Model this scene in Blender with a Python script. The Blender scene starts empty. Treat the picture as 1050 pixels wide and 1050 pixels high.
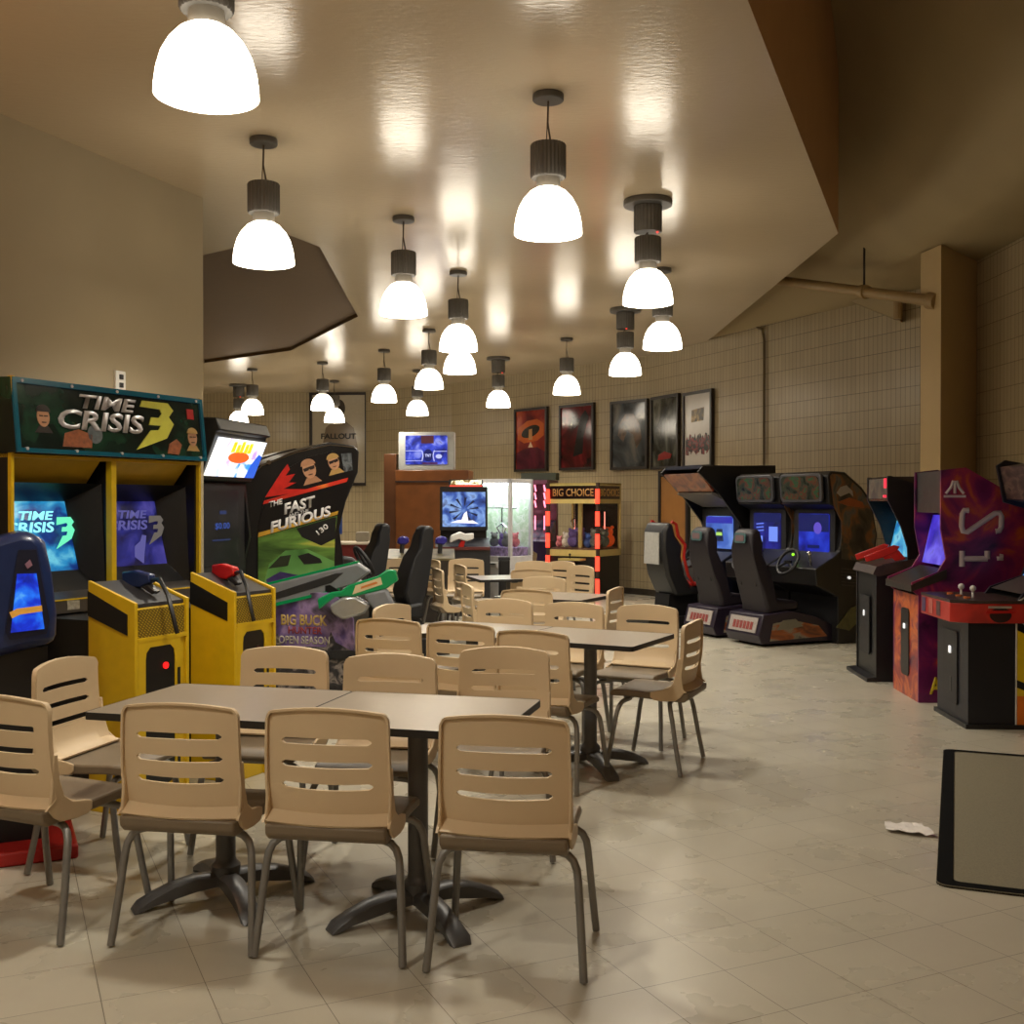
import bpy, bmesh, math, random
from mathutils import Vector, Matrix
from mathutils.geometry import tessellate_polygon
random.seed(11)
SC = bpy.context.scene
COL = SC.collection
FP = 1130.0            # focal length in pixels of a 1050 px frame
EYE = 1.5              # camera height
CZ = 3.85              # underside of the low ceiling
PI = math.pi

def G(px, py, z=0.0):
    d = (EYE - z) * FP / (py - 515.0)
    return Vector(((px - 525) / FP * d, d, z))

def W(px, py, d):
    return Vector(((px - 525) / FP * d, d, EYE - (py - 515.0) * d / FP))

# ------------------------------------------------------------------ materials
def lin(c):
    return tuple(((v / 255) / 12.92 if v / 255 <= 0.04045 else ((v / 255 + 0.055) / 1.055) ** 2.4) for v in c) + (1.0,)

def base_mat(name):
    m = bpy.data.materials.new(name)
    m.use_nodes = True
    nt = m.node_tree
    return m, nt, nt.nodes['Principled BSDF']

def M(name, rgb, rough=0.5, metal=0.0, emit=None, es=0.0, var=0.06, scale=14.0, bump=0.0, bscale=60.0, coat=0.0, spec=0.5):
    m, nt, b = base_mat(name)
    c = lin(rgb)
    b.inputs['Roughness'].default_value = rough
    b.inputs['Metallic'].default_value = metal
    b.inputs['Coat Weight'].default_value = coat
    b.inputs['Specular IOR Level'].default_value = spec
    tc = nt.nodes.new('ShaderNodeTexCoord')
    if var > 0:
        n = nt.nodes.new('ShaderNodeTexNoise'); n.inputs['Scale'].default_value = scale; n.inputs['Detail'].default_value = 3
        r = nt.nodes.new('ShaderNodeValToRGB')
        r.color_ramp.elements[0].position = 0.3; r.color_ramp.elements[1].position = 0.7
        r.color_ramp.elements[0].color = tuple(v * (1 - var) for v in c[:3]) + (1,)
        r.color_ramp.elements[1].color = tuple(min(1, v * (1 + var)) for v in c[:3]) + (1,)
        nt.links.new(tc.outputs['Object'], n.inputs['Vector'])
        nt.links.new(n.outputs['Fac'], r.inputs['Fac'])
        nt.links.new(r.outputs['Color'], b.inputs['Base Color'])
    else:
        b.inputs['Base Color'].default_value = c
    if bump > 0:
        n2 = nt.nodes.new('ShaderNodeTexNoise'); n2.inputs['Scale'].default_value = bscale
        bp = nt.nodes.new('ShaderNodeBump'); bp.inputs['Strength'].default_value = bump; bp.inputs['Distance'].default_value = 0.01
        nt.links.new(tc.outputs['Object'], n2.inputs['Vector'])
        nt.links.new(n2.outputs['Fac'], bp.inputs['Height'])
        nt.links.new(bp.outputs['Normal'], b.inputs['Normal'])
    if emit is not None:
        b.inputs['Emission Color'].default_value = lin(emit)
        b.inputs['Emission Strength'].default_value = es
    return m

def art(name, ramp, scale=6.0, detail=4.0, es=0.0, rough=0.3, stretch=(1, 1, 1), dist=0.6, const=False):
    """printed artwork or a glowing picture: noise through a colour ramp"""
    m, nt, b = base_mat(name)
    tc = nt.nodes.new('ShaderNodeTexCoord'); mp = nt.nodes.new('ShaderNodeMapping')
    mp.inputs['Scale'].default_value = stretch
    n = nt.nodes.new('ShaderNodeTexNoise')
    n.inputs['Scale'].default_value = scale; n.inputs['Detail'].default_value = detail; n.inputs['Distortion'].default_value = dist
    r = nt.nodes.new('ShaderNodeValToRGB')
    cr = r.color_ramp
    if const: cr.interpolation = 'CONSTANT'
    while len(cr.elements) < len(ramp): cr.elements.new(0.5)
    for e, (p, c) in zip(cr.elements, ramp):
        e.position = p; e.color = lin(c)
    nt.links.new(tc.outputs['Object'], mp.inputs['Vector']); nt.links.new(mp.outputs['Vector'], n.inputs['Vector'])
    nt.links.new(n.outputs['Fac'], r.inputs['Fac'])
    b.inputs['Roughness'].default_value = rough
    if es > 0:
        b.inputs['Base Color'].default_value = (0.01, 0.01, 0.012, 1)
        nt.links.new(r.outputs['Color'], b.inputs['Emission Color']); b.inputs['Emission Strength'].default_value = es
    else:
        nt.links.new(r.outputs['Color'], b.inputs['Base Color'])
    return m

def tile_mat(name, rgb, mortar, w, h, ms, rough, bump, shift=(0, 0), rot=0.0, axes='XZ', var=0.06, stain=0.0, rnoise=0.0):
    m, nt, b = base_mat(name)
    L = nt.links.new
    tc = nt.nodes.new('ShaderNodeTexCoord')
    sp = nt.nodes.new('ShaderNodeSeparateXYZ'); L(tc.outputs['Object'], sp.inputs[0])
    cb = nt.nodes.new('ShaderNodeCombineXYZ')
    L(sp.outputs[axes[0]], cb.inputs['X']); L(sp.outputs[axes[1]], cb.inputs['Y'])
    mp = nt.nodes.new('ShaderNodeMapping')
    mp.inputs['Rotation'].default_value = (0, 0, rot); mp.inputs['Location'].default_value = (shift[0], shift[1], 0)
    L(cb.outputs[0], mp.inputs['Vector'])
    br = nt.nodes.new('ShaderNodeTexBrick')
    br.offset = 0.0; br.squash = 1.0
    c = lin(rgb)
    br.inputs['Color1'].default_value = tuple(v * (1 - var) for v in c[:3]) + (1,)
    br.inputs['Color2'].default_value = tuple(min(1, v * (1 + var)) for v in c[:3]) + (1,)
    br.inputs['Mortar'].default_value = lin(mortar)
    br.inputs['Scale'].default_value = 1.0
    br.inputs['Mortar Size'].default_value = ms
    br.inputs['Mortar Smooth'].default_value = 0.1
    br.inputs['Brick Width'].default_value = w
    br.inputs['Row Height'].default_value = h
    L(mp.outputs['Vector'], br.inputs['Vector'])
    col = br.outputs['Color']
    if stain > 0:
        n = nt.nodes.new('ShaderNodeTexNoise'); n.inputs['Scale'].default_value = 1.3; n.inputs['Detail'].default_value = 6; n.inputs['Roughness'].default_value = 0.65
        L(tc.outputs['Object'], n.inputs['Vector'])
        r = nt.nodes.new('ShaderNodeValToRGB')
        r.color_ramp.elements[0].position = 0.32; r.color_ramp.elements[0].color = (1 - stain,) * 3 + (1,)
        r.color_ramp.elements[1].position = 0.62; r.color_ramp.elements[1].color = (1, 1, 1, 1)
        L(n.outputs['Fac'], r.inputs['Fac'])
        mx = nt.nodes.new('ShaderNodeMix'); mx.data_type = 'RGBA'; mx.blend_type = 'MULTIPLY'
        mx.inputs['Factor'].default_value = 1.0
        L(col, mx.inputs['A']); L(r.outputs['Color'], mx.inputs['B'])
        col = mx.outputs['Result']
    L(col, b.inputs['Base Color'])
    b.inputs['Roughness'].default_value = rough
    if rnoise > 0:
        n2 = nt.nodes.new('ShaderNodeTexNoise'); n2.inputs['Scale'].default_value = 2.5; n2.inputs['Detail'].default_value = 5
        L(tc.outputs['Object'], n2.inputs['Vector'])
        mr = nt.nodes.new('ShaderNodeMapRange')
        mr.inputs['From Min'].default_value = 0.3; mr.inputs['From Max'].default_value = 0.7
        mr.inputs['To Min'].default_value = rough - rnoise; mr.inputs['To Max'].default_value = rough + rnoise
        L(n2.outputs['Fac'], mr.inputs['Value']); L(mr.outputs['Result'], b.inputs['Roughness'])
    if bump > 0:
        bp = nt.nodes.new('ShaderNodeBump'); bp.invert = True
        bp.inputs['Strength'].default_value = bump; bp.inputs['Distance'].default_value = 0.004
        L(br.outputs['Fac'], bp.inputs['Height']); L(bp.outputs['Normal'], b.inputs['Normal'])
    return m

# ------------------------------------------------------------------ mesh builder
class MB:
    def __init__(s):
        s.v = []; s.f = []; s.m = []; s.xf = None
    def _add(s, pts):
        o = len(s.v)
        for p in pts:
            p = Vector(p)
            s.v.append(s.xf @ p if s.xf is not None else p)
        return o
    def poly(s, pts, mi=0):
        o = s._add(pts); s.f.append(tuple(range(o, o + len(pts)))); s.m.append(mi); return s
    def faces(s, pts, fs, mi=0):
        o = s._add(pts)
        for f in fs:
            s.f.append(tuple(o + i for i in f)); s.m.append(mi)
        return s
    def box(s, x0, x1, y0, y1, z0, z1, mi=0):
        p = [(x0, y0, z0), (x1, y0, z0), (x1, y1, z0), (x0, y1, z0), (x0, y0, z1), (x1, y0, z1), (x1, y1, z1), (x0, y1, z1)]
        return s.faces(p, [(0, 3, 2, 1), (4, 5, 6, 7), (0, 1, 5, 4), (1, 2, 6, 5), (2, 3, 7, 6), (3, 0, 4, 7)], mi)
    def prism(s, prof, a0, a1, axis='x', mi=0, cap=None):
        f = {'x': lambda a, p, q: (a, p, q), 'y': lambda a, p, q: (p, a, q), 'z': lambda a, p, q: (p, q, a)}[axis]
        n = len(prof)
        pts = [f(a0, p, q) for p, q in prof] + [f(a1, p, q) for p, q in prof]
        s.faces(pts, [(i, (i + 1) % n, n + (i + 1) % n, n + i) for i in range(n)], mi)
        o = len(s.v) - 2 * n
        c = mi if cap is None else cap
        s.f.append(tuple(o + i for i in reversed(range(n)))); s.m.append(c)
        s.f.append(tuple(o + n + i for i in range(n))); s.m.append(c)
        return s
    def tube(s, pts, r, n=8, mi=0):
        pts = [Vector(p) for p in pts]
        rs = r if isinstance(r, (list, tuple)) else [r] * len(pts)
        up = None; rings = []
        for i, p in enumerate(pts):
            t = (pts[min(i + 1, len(pts) - 1)] - pts[max(i - 1, 0)]).normalized()
            if up is None:
                a = Vector((0, 0, 1)) if abs(t.z) < 0.9 else Vector((1, 0, 0))
                up = (a - t * a.dot(t)).normalized()
            else:
                up = (up - t * up.dot(t)).normalized()
            sd = t.cross(up)
            rings.append([p + (up * math.cos(2 * PI * k / n) + sd * math.sin(2 * PI * k / n)) * rs[i] for k in range(n)])
        flat = [q for rg in rings for q in rg]
        fs = []
        for i in range(len(pts) - 1):
            for k in range(n):
                fs.append((i * n + k, i * n + (k + 1) % n, (i + 1) * n + (k + 1) % n, (i + 1) * n + k))
        fs.append(tuple(reversed(range(n)))); fs.append(tuple((len(pts) - 1) * n + k for k in range(n)))
        return s.faces(flat, fs, mi)
    def lathe(s, prof, n=24, c=(0, 0, 0), mi=0, close=False, rib=0.0):
        pts = []; fs = []
        for r, z in prof:
            for k in range(n):
                rr = r * (1 - rib * (k % 2)) if rib else r
                pts.append((c[0] + rr * math.cos(2 * PI * k / n), c[1] + rr * math.sin(2 * PI * k / n), c[2] + z))
        m = len(prof)
        for i in range(m if close else m - 1):
            j = (i + 1) % m
            for k in range(n):
                fs.append((i * n + k, i * n + (k + 1) % n, j * n + (k + 1) % n, j * n + k))
        if not close:
            if prof[0][0] > 1e-5: fs.append(tuple(reversed(range(n))))
            if prof[-1][0] > 1e-5: fs.append(tuple((m - 1) * n + k for k in range(n)))
        return s.faces(pts, fs, mi)
    def ball(s, c, r, n=12, mi=0):
        rx, ry, rz = r if isinstance(r, (tuple, list)) else (r, r, r)
        pts = []; fs = []; h = n // 2
        for i in range(h + 1):
            a = PI * i / h
            for k in range(n):
                b = 2 * PI * k / n
                pts.append((c[0] + rx * math.sin(a) * math.cos(b), c[1] + ry * math.sin(a) * math.sin(b), c[2] + rz * math.cos(a)))
        for i in range(h):
            for k in range(n):
                fs.append((i * n + k, i * n + (k + 1) % n, (i + 1) * n + (k + 1) % n, (i + 1) * n + k))
        return s.faces(pts, fs, mi)
    def flat(s, O, R, U, pts, t=0.002, mi=0):
        """a thin shape standing on a face: O origin, R right, U up, outline pts"""
        O, R, U = Vector(O), Vector(R), Vector(U); N = R.cross(U).normalized()
        a = [O + R * p + U * q for p, q in pts]; b = [x + N * t for x in a]; n = len(a)
        s.faces(a + b, [(i, (i + 1) % n, n + (i + 1) % n, n + i) for i in range(n)] + [tuple(range(n, 2 * n))], mi)
        return s
    def mesh(s, name, mats, smooth=35, weld=True):
        me = bpy.data.meshes.new(name)
        me.from_pydata([tuple(v) for v in s.v], [], s.f)
        for m in (mats if isinstance(mats, (list, tuple)) else [mats]): me.materials.append(m)
        me.polygons.foreach_set('material_index', s.m)
        bm = bmesh.new(); bm.from_mesh(me)
        if weld: bmesh.ops.remove_doubles(bm, verts=bm.verts, dist=1e-5)
        bmesh.ops.recalc_face_normals(bm, faces=bm.faces)
        bm.to_mesh(me); bm.free()
        if smooth:
            me.polygons.foreach_set('use_smooth', [True] * len(me.polygons))
            me.set_sharp_from_angle(angle=math.radians(smooth))
        me.update()
        return me
    def build(s, name, mats, parent=None, smooth=35, bevel=0, solid=0, weld=True):
        o = bpy.data.objects.new(name, s.mesh(name, mats, smooth, weld)); COL.objects.link(o)
        if parent: o.parent = parent
        if solid:
            md = o.modifiers.new('Solidify', 'SOLIDIFY'); md.thickness = solid; md.offset = 0
            es = o.modifiers.new('EdgeSplit', 'EDGE_SPLIT'); es.split_angle = math.radians(40)
        if bevel:
            md = o.modifiers.new('Bevel', 'BEVEL'); md.width = bevel; md.segments = 2; md.limit_method = 'ANGLE'; md.angle_limit = math.radians(40)
        return o

def circ(cx, cy, rx, ry=None, n=20, a0=0.0, a1=2 * PI):
    ry = rx if ry is None else ry
    k = n if abs(a1 - a0 - 2 * PI) < 1e-6 else n + 1
    return [(cx + rx * math.cos(a0 + (a1 - a0) * i / n), cy + ry * math.sin(a0 + (a1 - a0) * i / n)) for i in range(k)]

def rrect(x0, x1, y0, y1, r, n=4):
    out = []
    for cx, cy, a in ((x1 - r, y1 - r, 0), (x0 + r, y1 - r, PI / 2), (x0 + r, y0 + r, PI), (x1 - r, y0 + r, 1.5 * PI)):
        out += [(cx + r * math.cos(a + PI / 2 * i / n), cy + r * math.sin(a + PI / 2 * i / n)) for i in range(n + 1)]
    return out

def text(s, width, height, parent, mat, O, R, U, name='lettering', shear=0.0, bold=0.012, t=0.003):
    """real lettering, fitted to width x height, centred on O in the plane R, U"""
    cu = bpy.data.curves.new('lettering', 'FONT')
    cu.body = s; cu.shear = shear; cu.offset = bold; cu.extrude = 0.0; cu.resolution_u = 3; cu.fill_mode = 'FRONT'
    tmp = bpy.data.objects.new('lettering', cu); COL.objects.link(tmp)
    dg = bpy.context.evaluated_depsgraph_get()
    me0 = bpy.data.meshes.new_from_object(tmp.evaluated_get(dg))
    bpy.data.objects.remove(tmp); 
    xs = [v.co.x for v in me0.vertices]; ys = [v.co.y for v in me0.vertices]
    x0, x1, y0, y1 = min(xs), max(xs), min(ys), max(ys)
    sx, sy = width / (x1 - x0), height / (y1 - y0)
    O, R, U = Vector(O), Vector(R).normalized(), Vector(U).normalized(); N = R.cross(U).normalized()
    for v in me0.vertices:
        v.co = O + R * ((v.co.x - (x0 + x1) / 2) * sx) + U * ((v.co.y - (y0 + y1) / 2) * sy) + N * t
    me0.materials.clear(); me0.materials.append(mat)
    me0.update()
    o = bpy.data.objects.new(name, me0); COL.objects.link(o)
    if parent: o.parent = parent
    md = o.modifiers.new('Solidify', 'SOLIDIFY'); md.thickness = min(t, 0.004); md.offset = 0
    return o

# ------------------------------------------------------------------ scene graph helpers
def tag(o, label, cat, group=None):
    o['label'] = label; o['category'] = cat
    if group: o['group'] = group
    return o

def thing(name, label, cat, loc=(0, 0, 0), rz=0.0, group=None):
    o = bpy.data.objects.new(name, None); COL.objects.link(o)
    o.empty_display_size = 0.1
    o.location = loc; o.rotation_euler = (0, 0, rz)
    return tag(o, label, cat, group)

def dup(root, loc, rz, label, group=None):
    r = root.copy(); COL.objects.link(r)
    r.location = loc; r.rotation_euler = (0, 0, rz); r['label'] = label
    if group: r['group'] = group
    for ch in list(root.children):
        c = ch.copy(); COL.objects.link(c); c.parent = r
        for g in ch.children:
            d = g.copy(); COL.objects.link(d); d.parent = c
    return r

def struct(o):
    o['kind'] = 'structure'; return o

def yaw(n):                      # rotation that turns local -Y onto the direction n
    return math.atan2(n[0], -n[1])
# ------------------------------------------------------------------ shared materials
TILE_WALL = tile_mat('glazed_wall_tile', (168, 152, 120), (96, 84, 62), 0.0755, 0.215, 0.0032, 0.33, 0.5, var=0.05)
FLOOR = tile_mat('vinyl_floor_tile', (188, 181, 163), (112, 103, 88), 0.305, 0.305, 0.0014, 0.30, 0.15, shift=(-0.269, -0.16), rot=math.radians(-24.9), axes='XY', var=0.025, stain=0.07, rnoise=0.08)
PLASTER = M('painted_plaster', (158, 144, 116), 0.75, var=0.03, scale=2, bump=0.05, bscale=180)
FASCIA = M('fascia_paint', (190, 150, 104), 0.7, var=0.04, scale=2)
HIGH = M('high_ceiling_paint', (160, 142, 104), 0.7, var=0.05, scale=1.2)
BLACK = M('black_laminate', (20, 19, 20), 0.4, var=0.1)
DARK = M('dark_plastic', (32, 31, 33), 0.5, var=0.1)
RUBBER = M('black_rubber', (24, 24, 24), 0.8)
STEEL = M('grey_painted_steel', (112, 108, 104), 0.38, metal=0.6, var=0.05)
CHROME = M('chrome', (200, 200, 200), 0.15, metal=1.0, var=0)
WHITE = M('white_plastic', (220, 218, 212), 0.4)
YEL = M('yellow_laminate', (214, 176, 22), 0.4, var=0.05)
WOOD = M('brown_wood_panel', (112, 66, 32), 0.35, var=0.18, scale=5)

# low ceiling: semi gloss paint with a trowelled sheen
def ceil_mat():
    m, nt, b = base_mat('semi_gloss_ceiling_paint')
    L = nt.links.new
    tc = nt.nodes.new('ShaderNodeTexCoord')
    b.inputs['Base Color'].default_value = lin((190, 172, 144))
    b.inputs['Roughness'].default_value = 0.2
    b.inputs['Specular IOR Level'].default_value = 0.55
    n = nt.nodes.new('ShaderNodeTexNoise'); n.inputs['Scale'].default_value = 26; n.inputs['Detail'].default_value = 4
    mp = nt.nodes.new('ShaderNodeMapping'); mp.inputs['Scale'].default_value = (0.5, 1.3, 1)
    L(tc.outputs['Object'], mp.inputs['Vector']); L(mp.outputs['Vector'], n.inputs['Vector'])
    n2 = nt.nodes.new('ShaderNodeTexNoise'); n2.inputs['Scale'].default_value = 1.6; n2.inputs['Detail'].default_value = 2
    L(tc.outputs['Object'], n2.inputs['Vector'])
    ad = nt.nodes.new('ShaderNodeMath'); ad.operation = 'MULTIPLY_ADD'; ad.inputs[1].default_value = 3.0
    L(n2.outputs['Fac'], ad.inputs[0]); L(n.outputs['Fac'], ad.inputs[2])
    bp = nt.nodes.new('ShaderNodeBump'); bp.inputs['Strength'].default_value = 0.14; bp.inputs['Distance'].default_value = 0.012
    L(ad.outputs[0], bp.inputs['Height']); L(bp.outputs['Normal'], b.inputs['Normal'])
    return m
CEIL = ceil_mat()

# ------------------------------------------------------------------ the room
B0, B1, B2, B3, B4 = (-9.0, 24.0), (-3.2, 23.6), (-1.2, 21.9), (2.2, 17.7), (4.62, 11.95)
L0, L1 = (-5.55, 0.2), (-2.39, 8.54)

mb = MB(); mb.box(-9.6, 5.4, -3.4, 24.8, -0.12, 0.0)
struct(mb.build('floor', FLOOR))

def wall(name, a, b, z0, z1, mat, th=0.2):
    """wall seen on its right-hand side when walking a -> b; local X runs along it, local -Y faces the room"""
    a, b = Vector((a[0], a[1], 0)), Vector((b[0], b[1], 0))
    d = b - a
    m = MB(); m.box(0, d.length, 0, th, z0, z1)
    o = m.build(name, mat)
    o.location = a; o.rotation_euler = (0, 0, math.atan2(d.y, d.x))
    return struct(o)

wall('wall_back_left', B0, B1, 0, CZ, TILE_WALL)
wall('wall_back_middle', B1, B2, 0, CZ, TILE_WALL)
wall('wall_back_right', B2, B3, 0, CZ, TILE_WALL)
wall('wall_right_far', B3, B4, 0, CZ + .05, TILE_WALL)
wall('wall_right', B4, (4.62, -3.0), 0, CZ + .05, TILE_WALL)
wall('wall_front', (4.62, -3.0), (-9.0, -3.0), 0, 7.0, PLASTER)
wall('wall_left_far', (-9.0, -3.0), B0, 0, CZ, PLASTER)
wall('wall_left', L0, L1, 0, CZ, PLASTER, th=0.3)
for nm, a, b in (('baseboard_back_right', B2, B3), ('baseboard_right_far', B3, B4), ('baseboard_back_middle', B1, B2)):
    d = Vector((b[0] - a[0], b[1] - a[1], 0)); m = MB(); m.box(0, d.length, -0.015, 0.0, 0, 0.1)
    o = m.build(nm, M('dark_baseboard', (52, 44, 34), 0.5)); o.location = (a[0], a[1], 0); o.rotation_euler = (0, 0, math.atan2(d.y, d.x)); struct(o)

# column in the right-hand corner
m = MB(); m.prism([(4.08, 10.50), (4.62, 10.97), (4.62, 11.9), (4.35, 11.75), (4.03, 10.88)], 0, 3.95, 'z')
struct(m.build('pillar', M('column_paint', (186, 160, 112), 0.6, var=0.03, scale=2), smooth=0))

# low ceiling slab with its hole on the left
outer = [(-9.2, -3.2), (-2.17, -3.2), (1.096, 5.16), (2.85, 9.65), (2.85, 16.75), (2.2, 17.9), (-1.2, 22.1), (-3.2, 23.8), (-9.2, 24.2)]
hole = [(-5.18, 18.6), (-5.6, 12.4), (-2.93, 10.5), (-1.97, 9.69), (-1.77, 10.17), (-1.95, 13.97), (-3.43, 17.1)]
tris = tessellate_polygon([[Vector((x, y, 0)) for x, y in outer], [Vector((x, y, 0)) for x, y in hole]])
pts = [(x, y, CZ) for x, y in outer + hole]
m = MB(); m.faces(pts, [tuple(t) for t in tris]); 
o = m.build('ceiling', CEIL, smooth=0)
struct(o)
m = MB()
for a, b in ((1, 2), (2, 3), (3, 4)):
    (x0, y0), (x1, y1) = outer[a], outer[b]
    m.poly([(x0, y0, CZ), (x1, y1, CZ), (x1, y1, 6.6), (x0, y0, 6.6)])
struct(m.build('ceiling_fascia', FASCIA, smooth=0))
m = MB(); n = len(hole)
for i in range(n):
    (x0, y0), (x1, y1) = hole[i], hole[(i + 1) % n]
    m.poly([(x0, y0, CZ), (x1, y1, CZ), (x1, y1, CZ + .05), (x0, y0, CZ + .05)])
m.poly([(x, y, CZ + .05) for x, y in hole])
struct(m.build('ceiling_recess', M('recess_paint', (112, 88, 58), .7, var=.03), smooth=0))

# high sloping ceiling beyond the fascia: it rises from both walls
def high_z(x, y):
    s1 = CZ + 0.56 * max(0, (x - 4.62) * -0.92 + (y - 11.95) * -0.388)
    d = 3.85 - x
    s2 = CZ + .75 * (d + math.sqrt(d * d + .06))
    m1 = .5 * (s1 + s2 - math.sqrt((s1 - s2) ** 2 + .02)) + .03
    return max(CZ, min(m1, 6.5))
m = MB(); nx, ny = 34, 110
pts = []; fs = []
for j in range(ny + 1):
    y = -3.2 + (18.2 + 3.2) * j / ny
    xr = 4.66 if y < 11.95 else 4.66 - (y - 11.95) * 0.4209
    xl = 2.84 if y > 9.65 else (1.09 + (y - 5.16) * 0.3907)
    xl = min(xl, xr - 0.01)
    for i in range(nx + 1):
        x = xl + (xr - xl) * i / nx
        pts.append((x, y, high_z(x, y) + 0.01))
for j in range(ny):
    for i in range(nx):
        k = j * (nx + 1) + i
        fs.append((k, k + 1, k + nx + 2, k + nx + 1))
m.faces(pts, fs); struct(m.build('ceiling_high', HIGH, smooth=89))

# pipe, its hanger and the conduit running down the tiled wall
PIPE = M('painted_pipe', (150, 124, 80), 0.55)
t = thing('ceiling_pipe', 'long tan pipe running under the high ceiling into the corner column', 'pipe', (0, 0, 0))
p0, p1 = W(794, 287.5, 13.2), Vector((4.10, 10.62, 3.43))
m = MB(); m.tube([p0, p1], 0.055, 12); m.build('pipe', PIPE, t)
e = (p1 - p0).normalized(); m = MB(); m.tube([p1 - e * 0.12, p1 - e * 0.0], 0.085, 12); m.build('flange', PIPE, t)
q = p0.lerp(p1, 0.60)
m = MB(); m.tube([q, (q.x, q.y, high_z(q.x, q.y) + 0.02)], 0.012, 6); m.build('hanger_rod', DARK, t)
m = MB(); m.tube([q - e * 0.04, q + e * 0.04], 0.075, 12); m.build('clamp', PIPE, t)
a = W(843, 298, 13.6); b = W(922, 329, 12.3); c = W(922, 306, 12.3)
m = MB(); nrm = Vector((0.25, 0.45, 0))
m.faces([a, b, c, a + nrm, b + nrm, c + nrm], [(0, 1, 2), (3, 5, 4), (0, 3, 4, 1), (1, 4, 5, 2), (2, 5, 3, 0)])
struct(m.build('trim_1', HIGH, smooth=0))
t = thing('sprinkler_stub', 'short vertical pipe stub below the wedge beside the corner column', 'pipe stub', (0, 0, 0))
c = W(920, 312, 12.25); m = MB(); m.tube([c + Vector((0, 0, .04)), c - Vector((0, 0, .17))], 0.05, 10); m.build('stub', PIPE, t)

def on_wall(px, a, b, off=0.0):
    k = (px - 525) / FP
    dx, dy = b[0] - a[0], b[1] - a[1]
    s = (k * a[1] - a[0]) / (dx - k * dy)
    L = math.hypot(dx, dy)
    return Vector((a[0] + dx * s + dy / L * off, a[1] + dy * s - dx / L * off, 0))
c = on_wall(785, B3, B4, 0.03)
m = MB(); zt = EYE + (515 - 343) * c.y / FP
m.tube([W(748, 327, c.y + 1.4), (c.x - .02, c.y, CZ - .03), (c.x, c.y, zt - .08), (c.x, c.y, EYE + 38 * c.y / FP)], 0.018, 8)
o = m.build('wall_conduit', M('conduit_paint', (96, 80, 50), 0.5)); tag(o, 'thin dark conduit running down the tiled wall above the driving cabinets', 'conduit')

# socket on the plaster wall above the yellow cabinet
c = on_wall(122, L0, L1, 0.0); z = EYE + (515 - 391) * c.y / FP
t = thing('wall_socket', 'small white socket plate on the plaster wall above the yellow cabinet', 'socket', (c.x, c.y, z), math.atan2(L1[1] - L0[1], L1[0] - L0[0]))
m = MB(); m.prism(rrect(-.05, .05, -.07, .07, .01), -.02, 0, 'y'); m.build('plate', WHITE, t, bevel=.003)
m = MB(); m.box(-.016, .016, -.03, -.018, .012, .045); m.box(-.016, .016, -.03, -.018, -.045, -.012); m.build('outlet', DARK, t)

# brown door in the tiled wall
c0, c1 = on_wall(678, B3, B4), on_wall(706, B3, B4)
t = MB(); wd = (c1 - c0).length; ang = math.atan2(c1.y - c0.y, c1.x - c0.x)
t.box(0.06, wd, -0.04, -0.004, 0.02, 1.9)
o = struct(t.build('door_1', M('oak_door', (150, 104, 52), 0.45, var=0.12, scale=4))); o.location = c0; o.rotation_euler = (0, 0, ang)
m = MB(); m.box(0, 0.06, -0.06, -.002, 0, 1.99); m.box(0, wd + .06, -0.06, -.002, 1.91, 1.99); m.box(wd, wd + .06, -0.06, -.002, 0, 1.99)
fo = m.build('door_frame', DARK, o)

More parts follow.
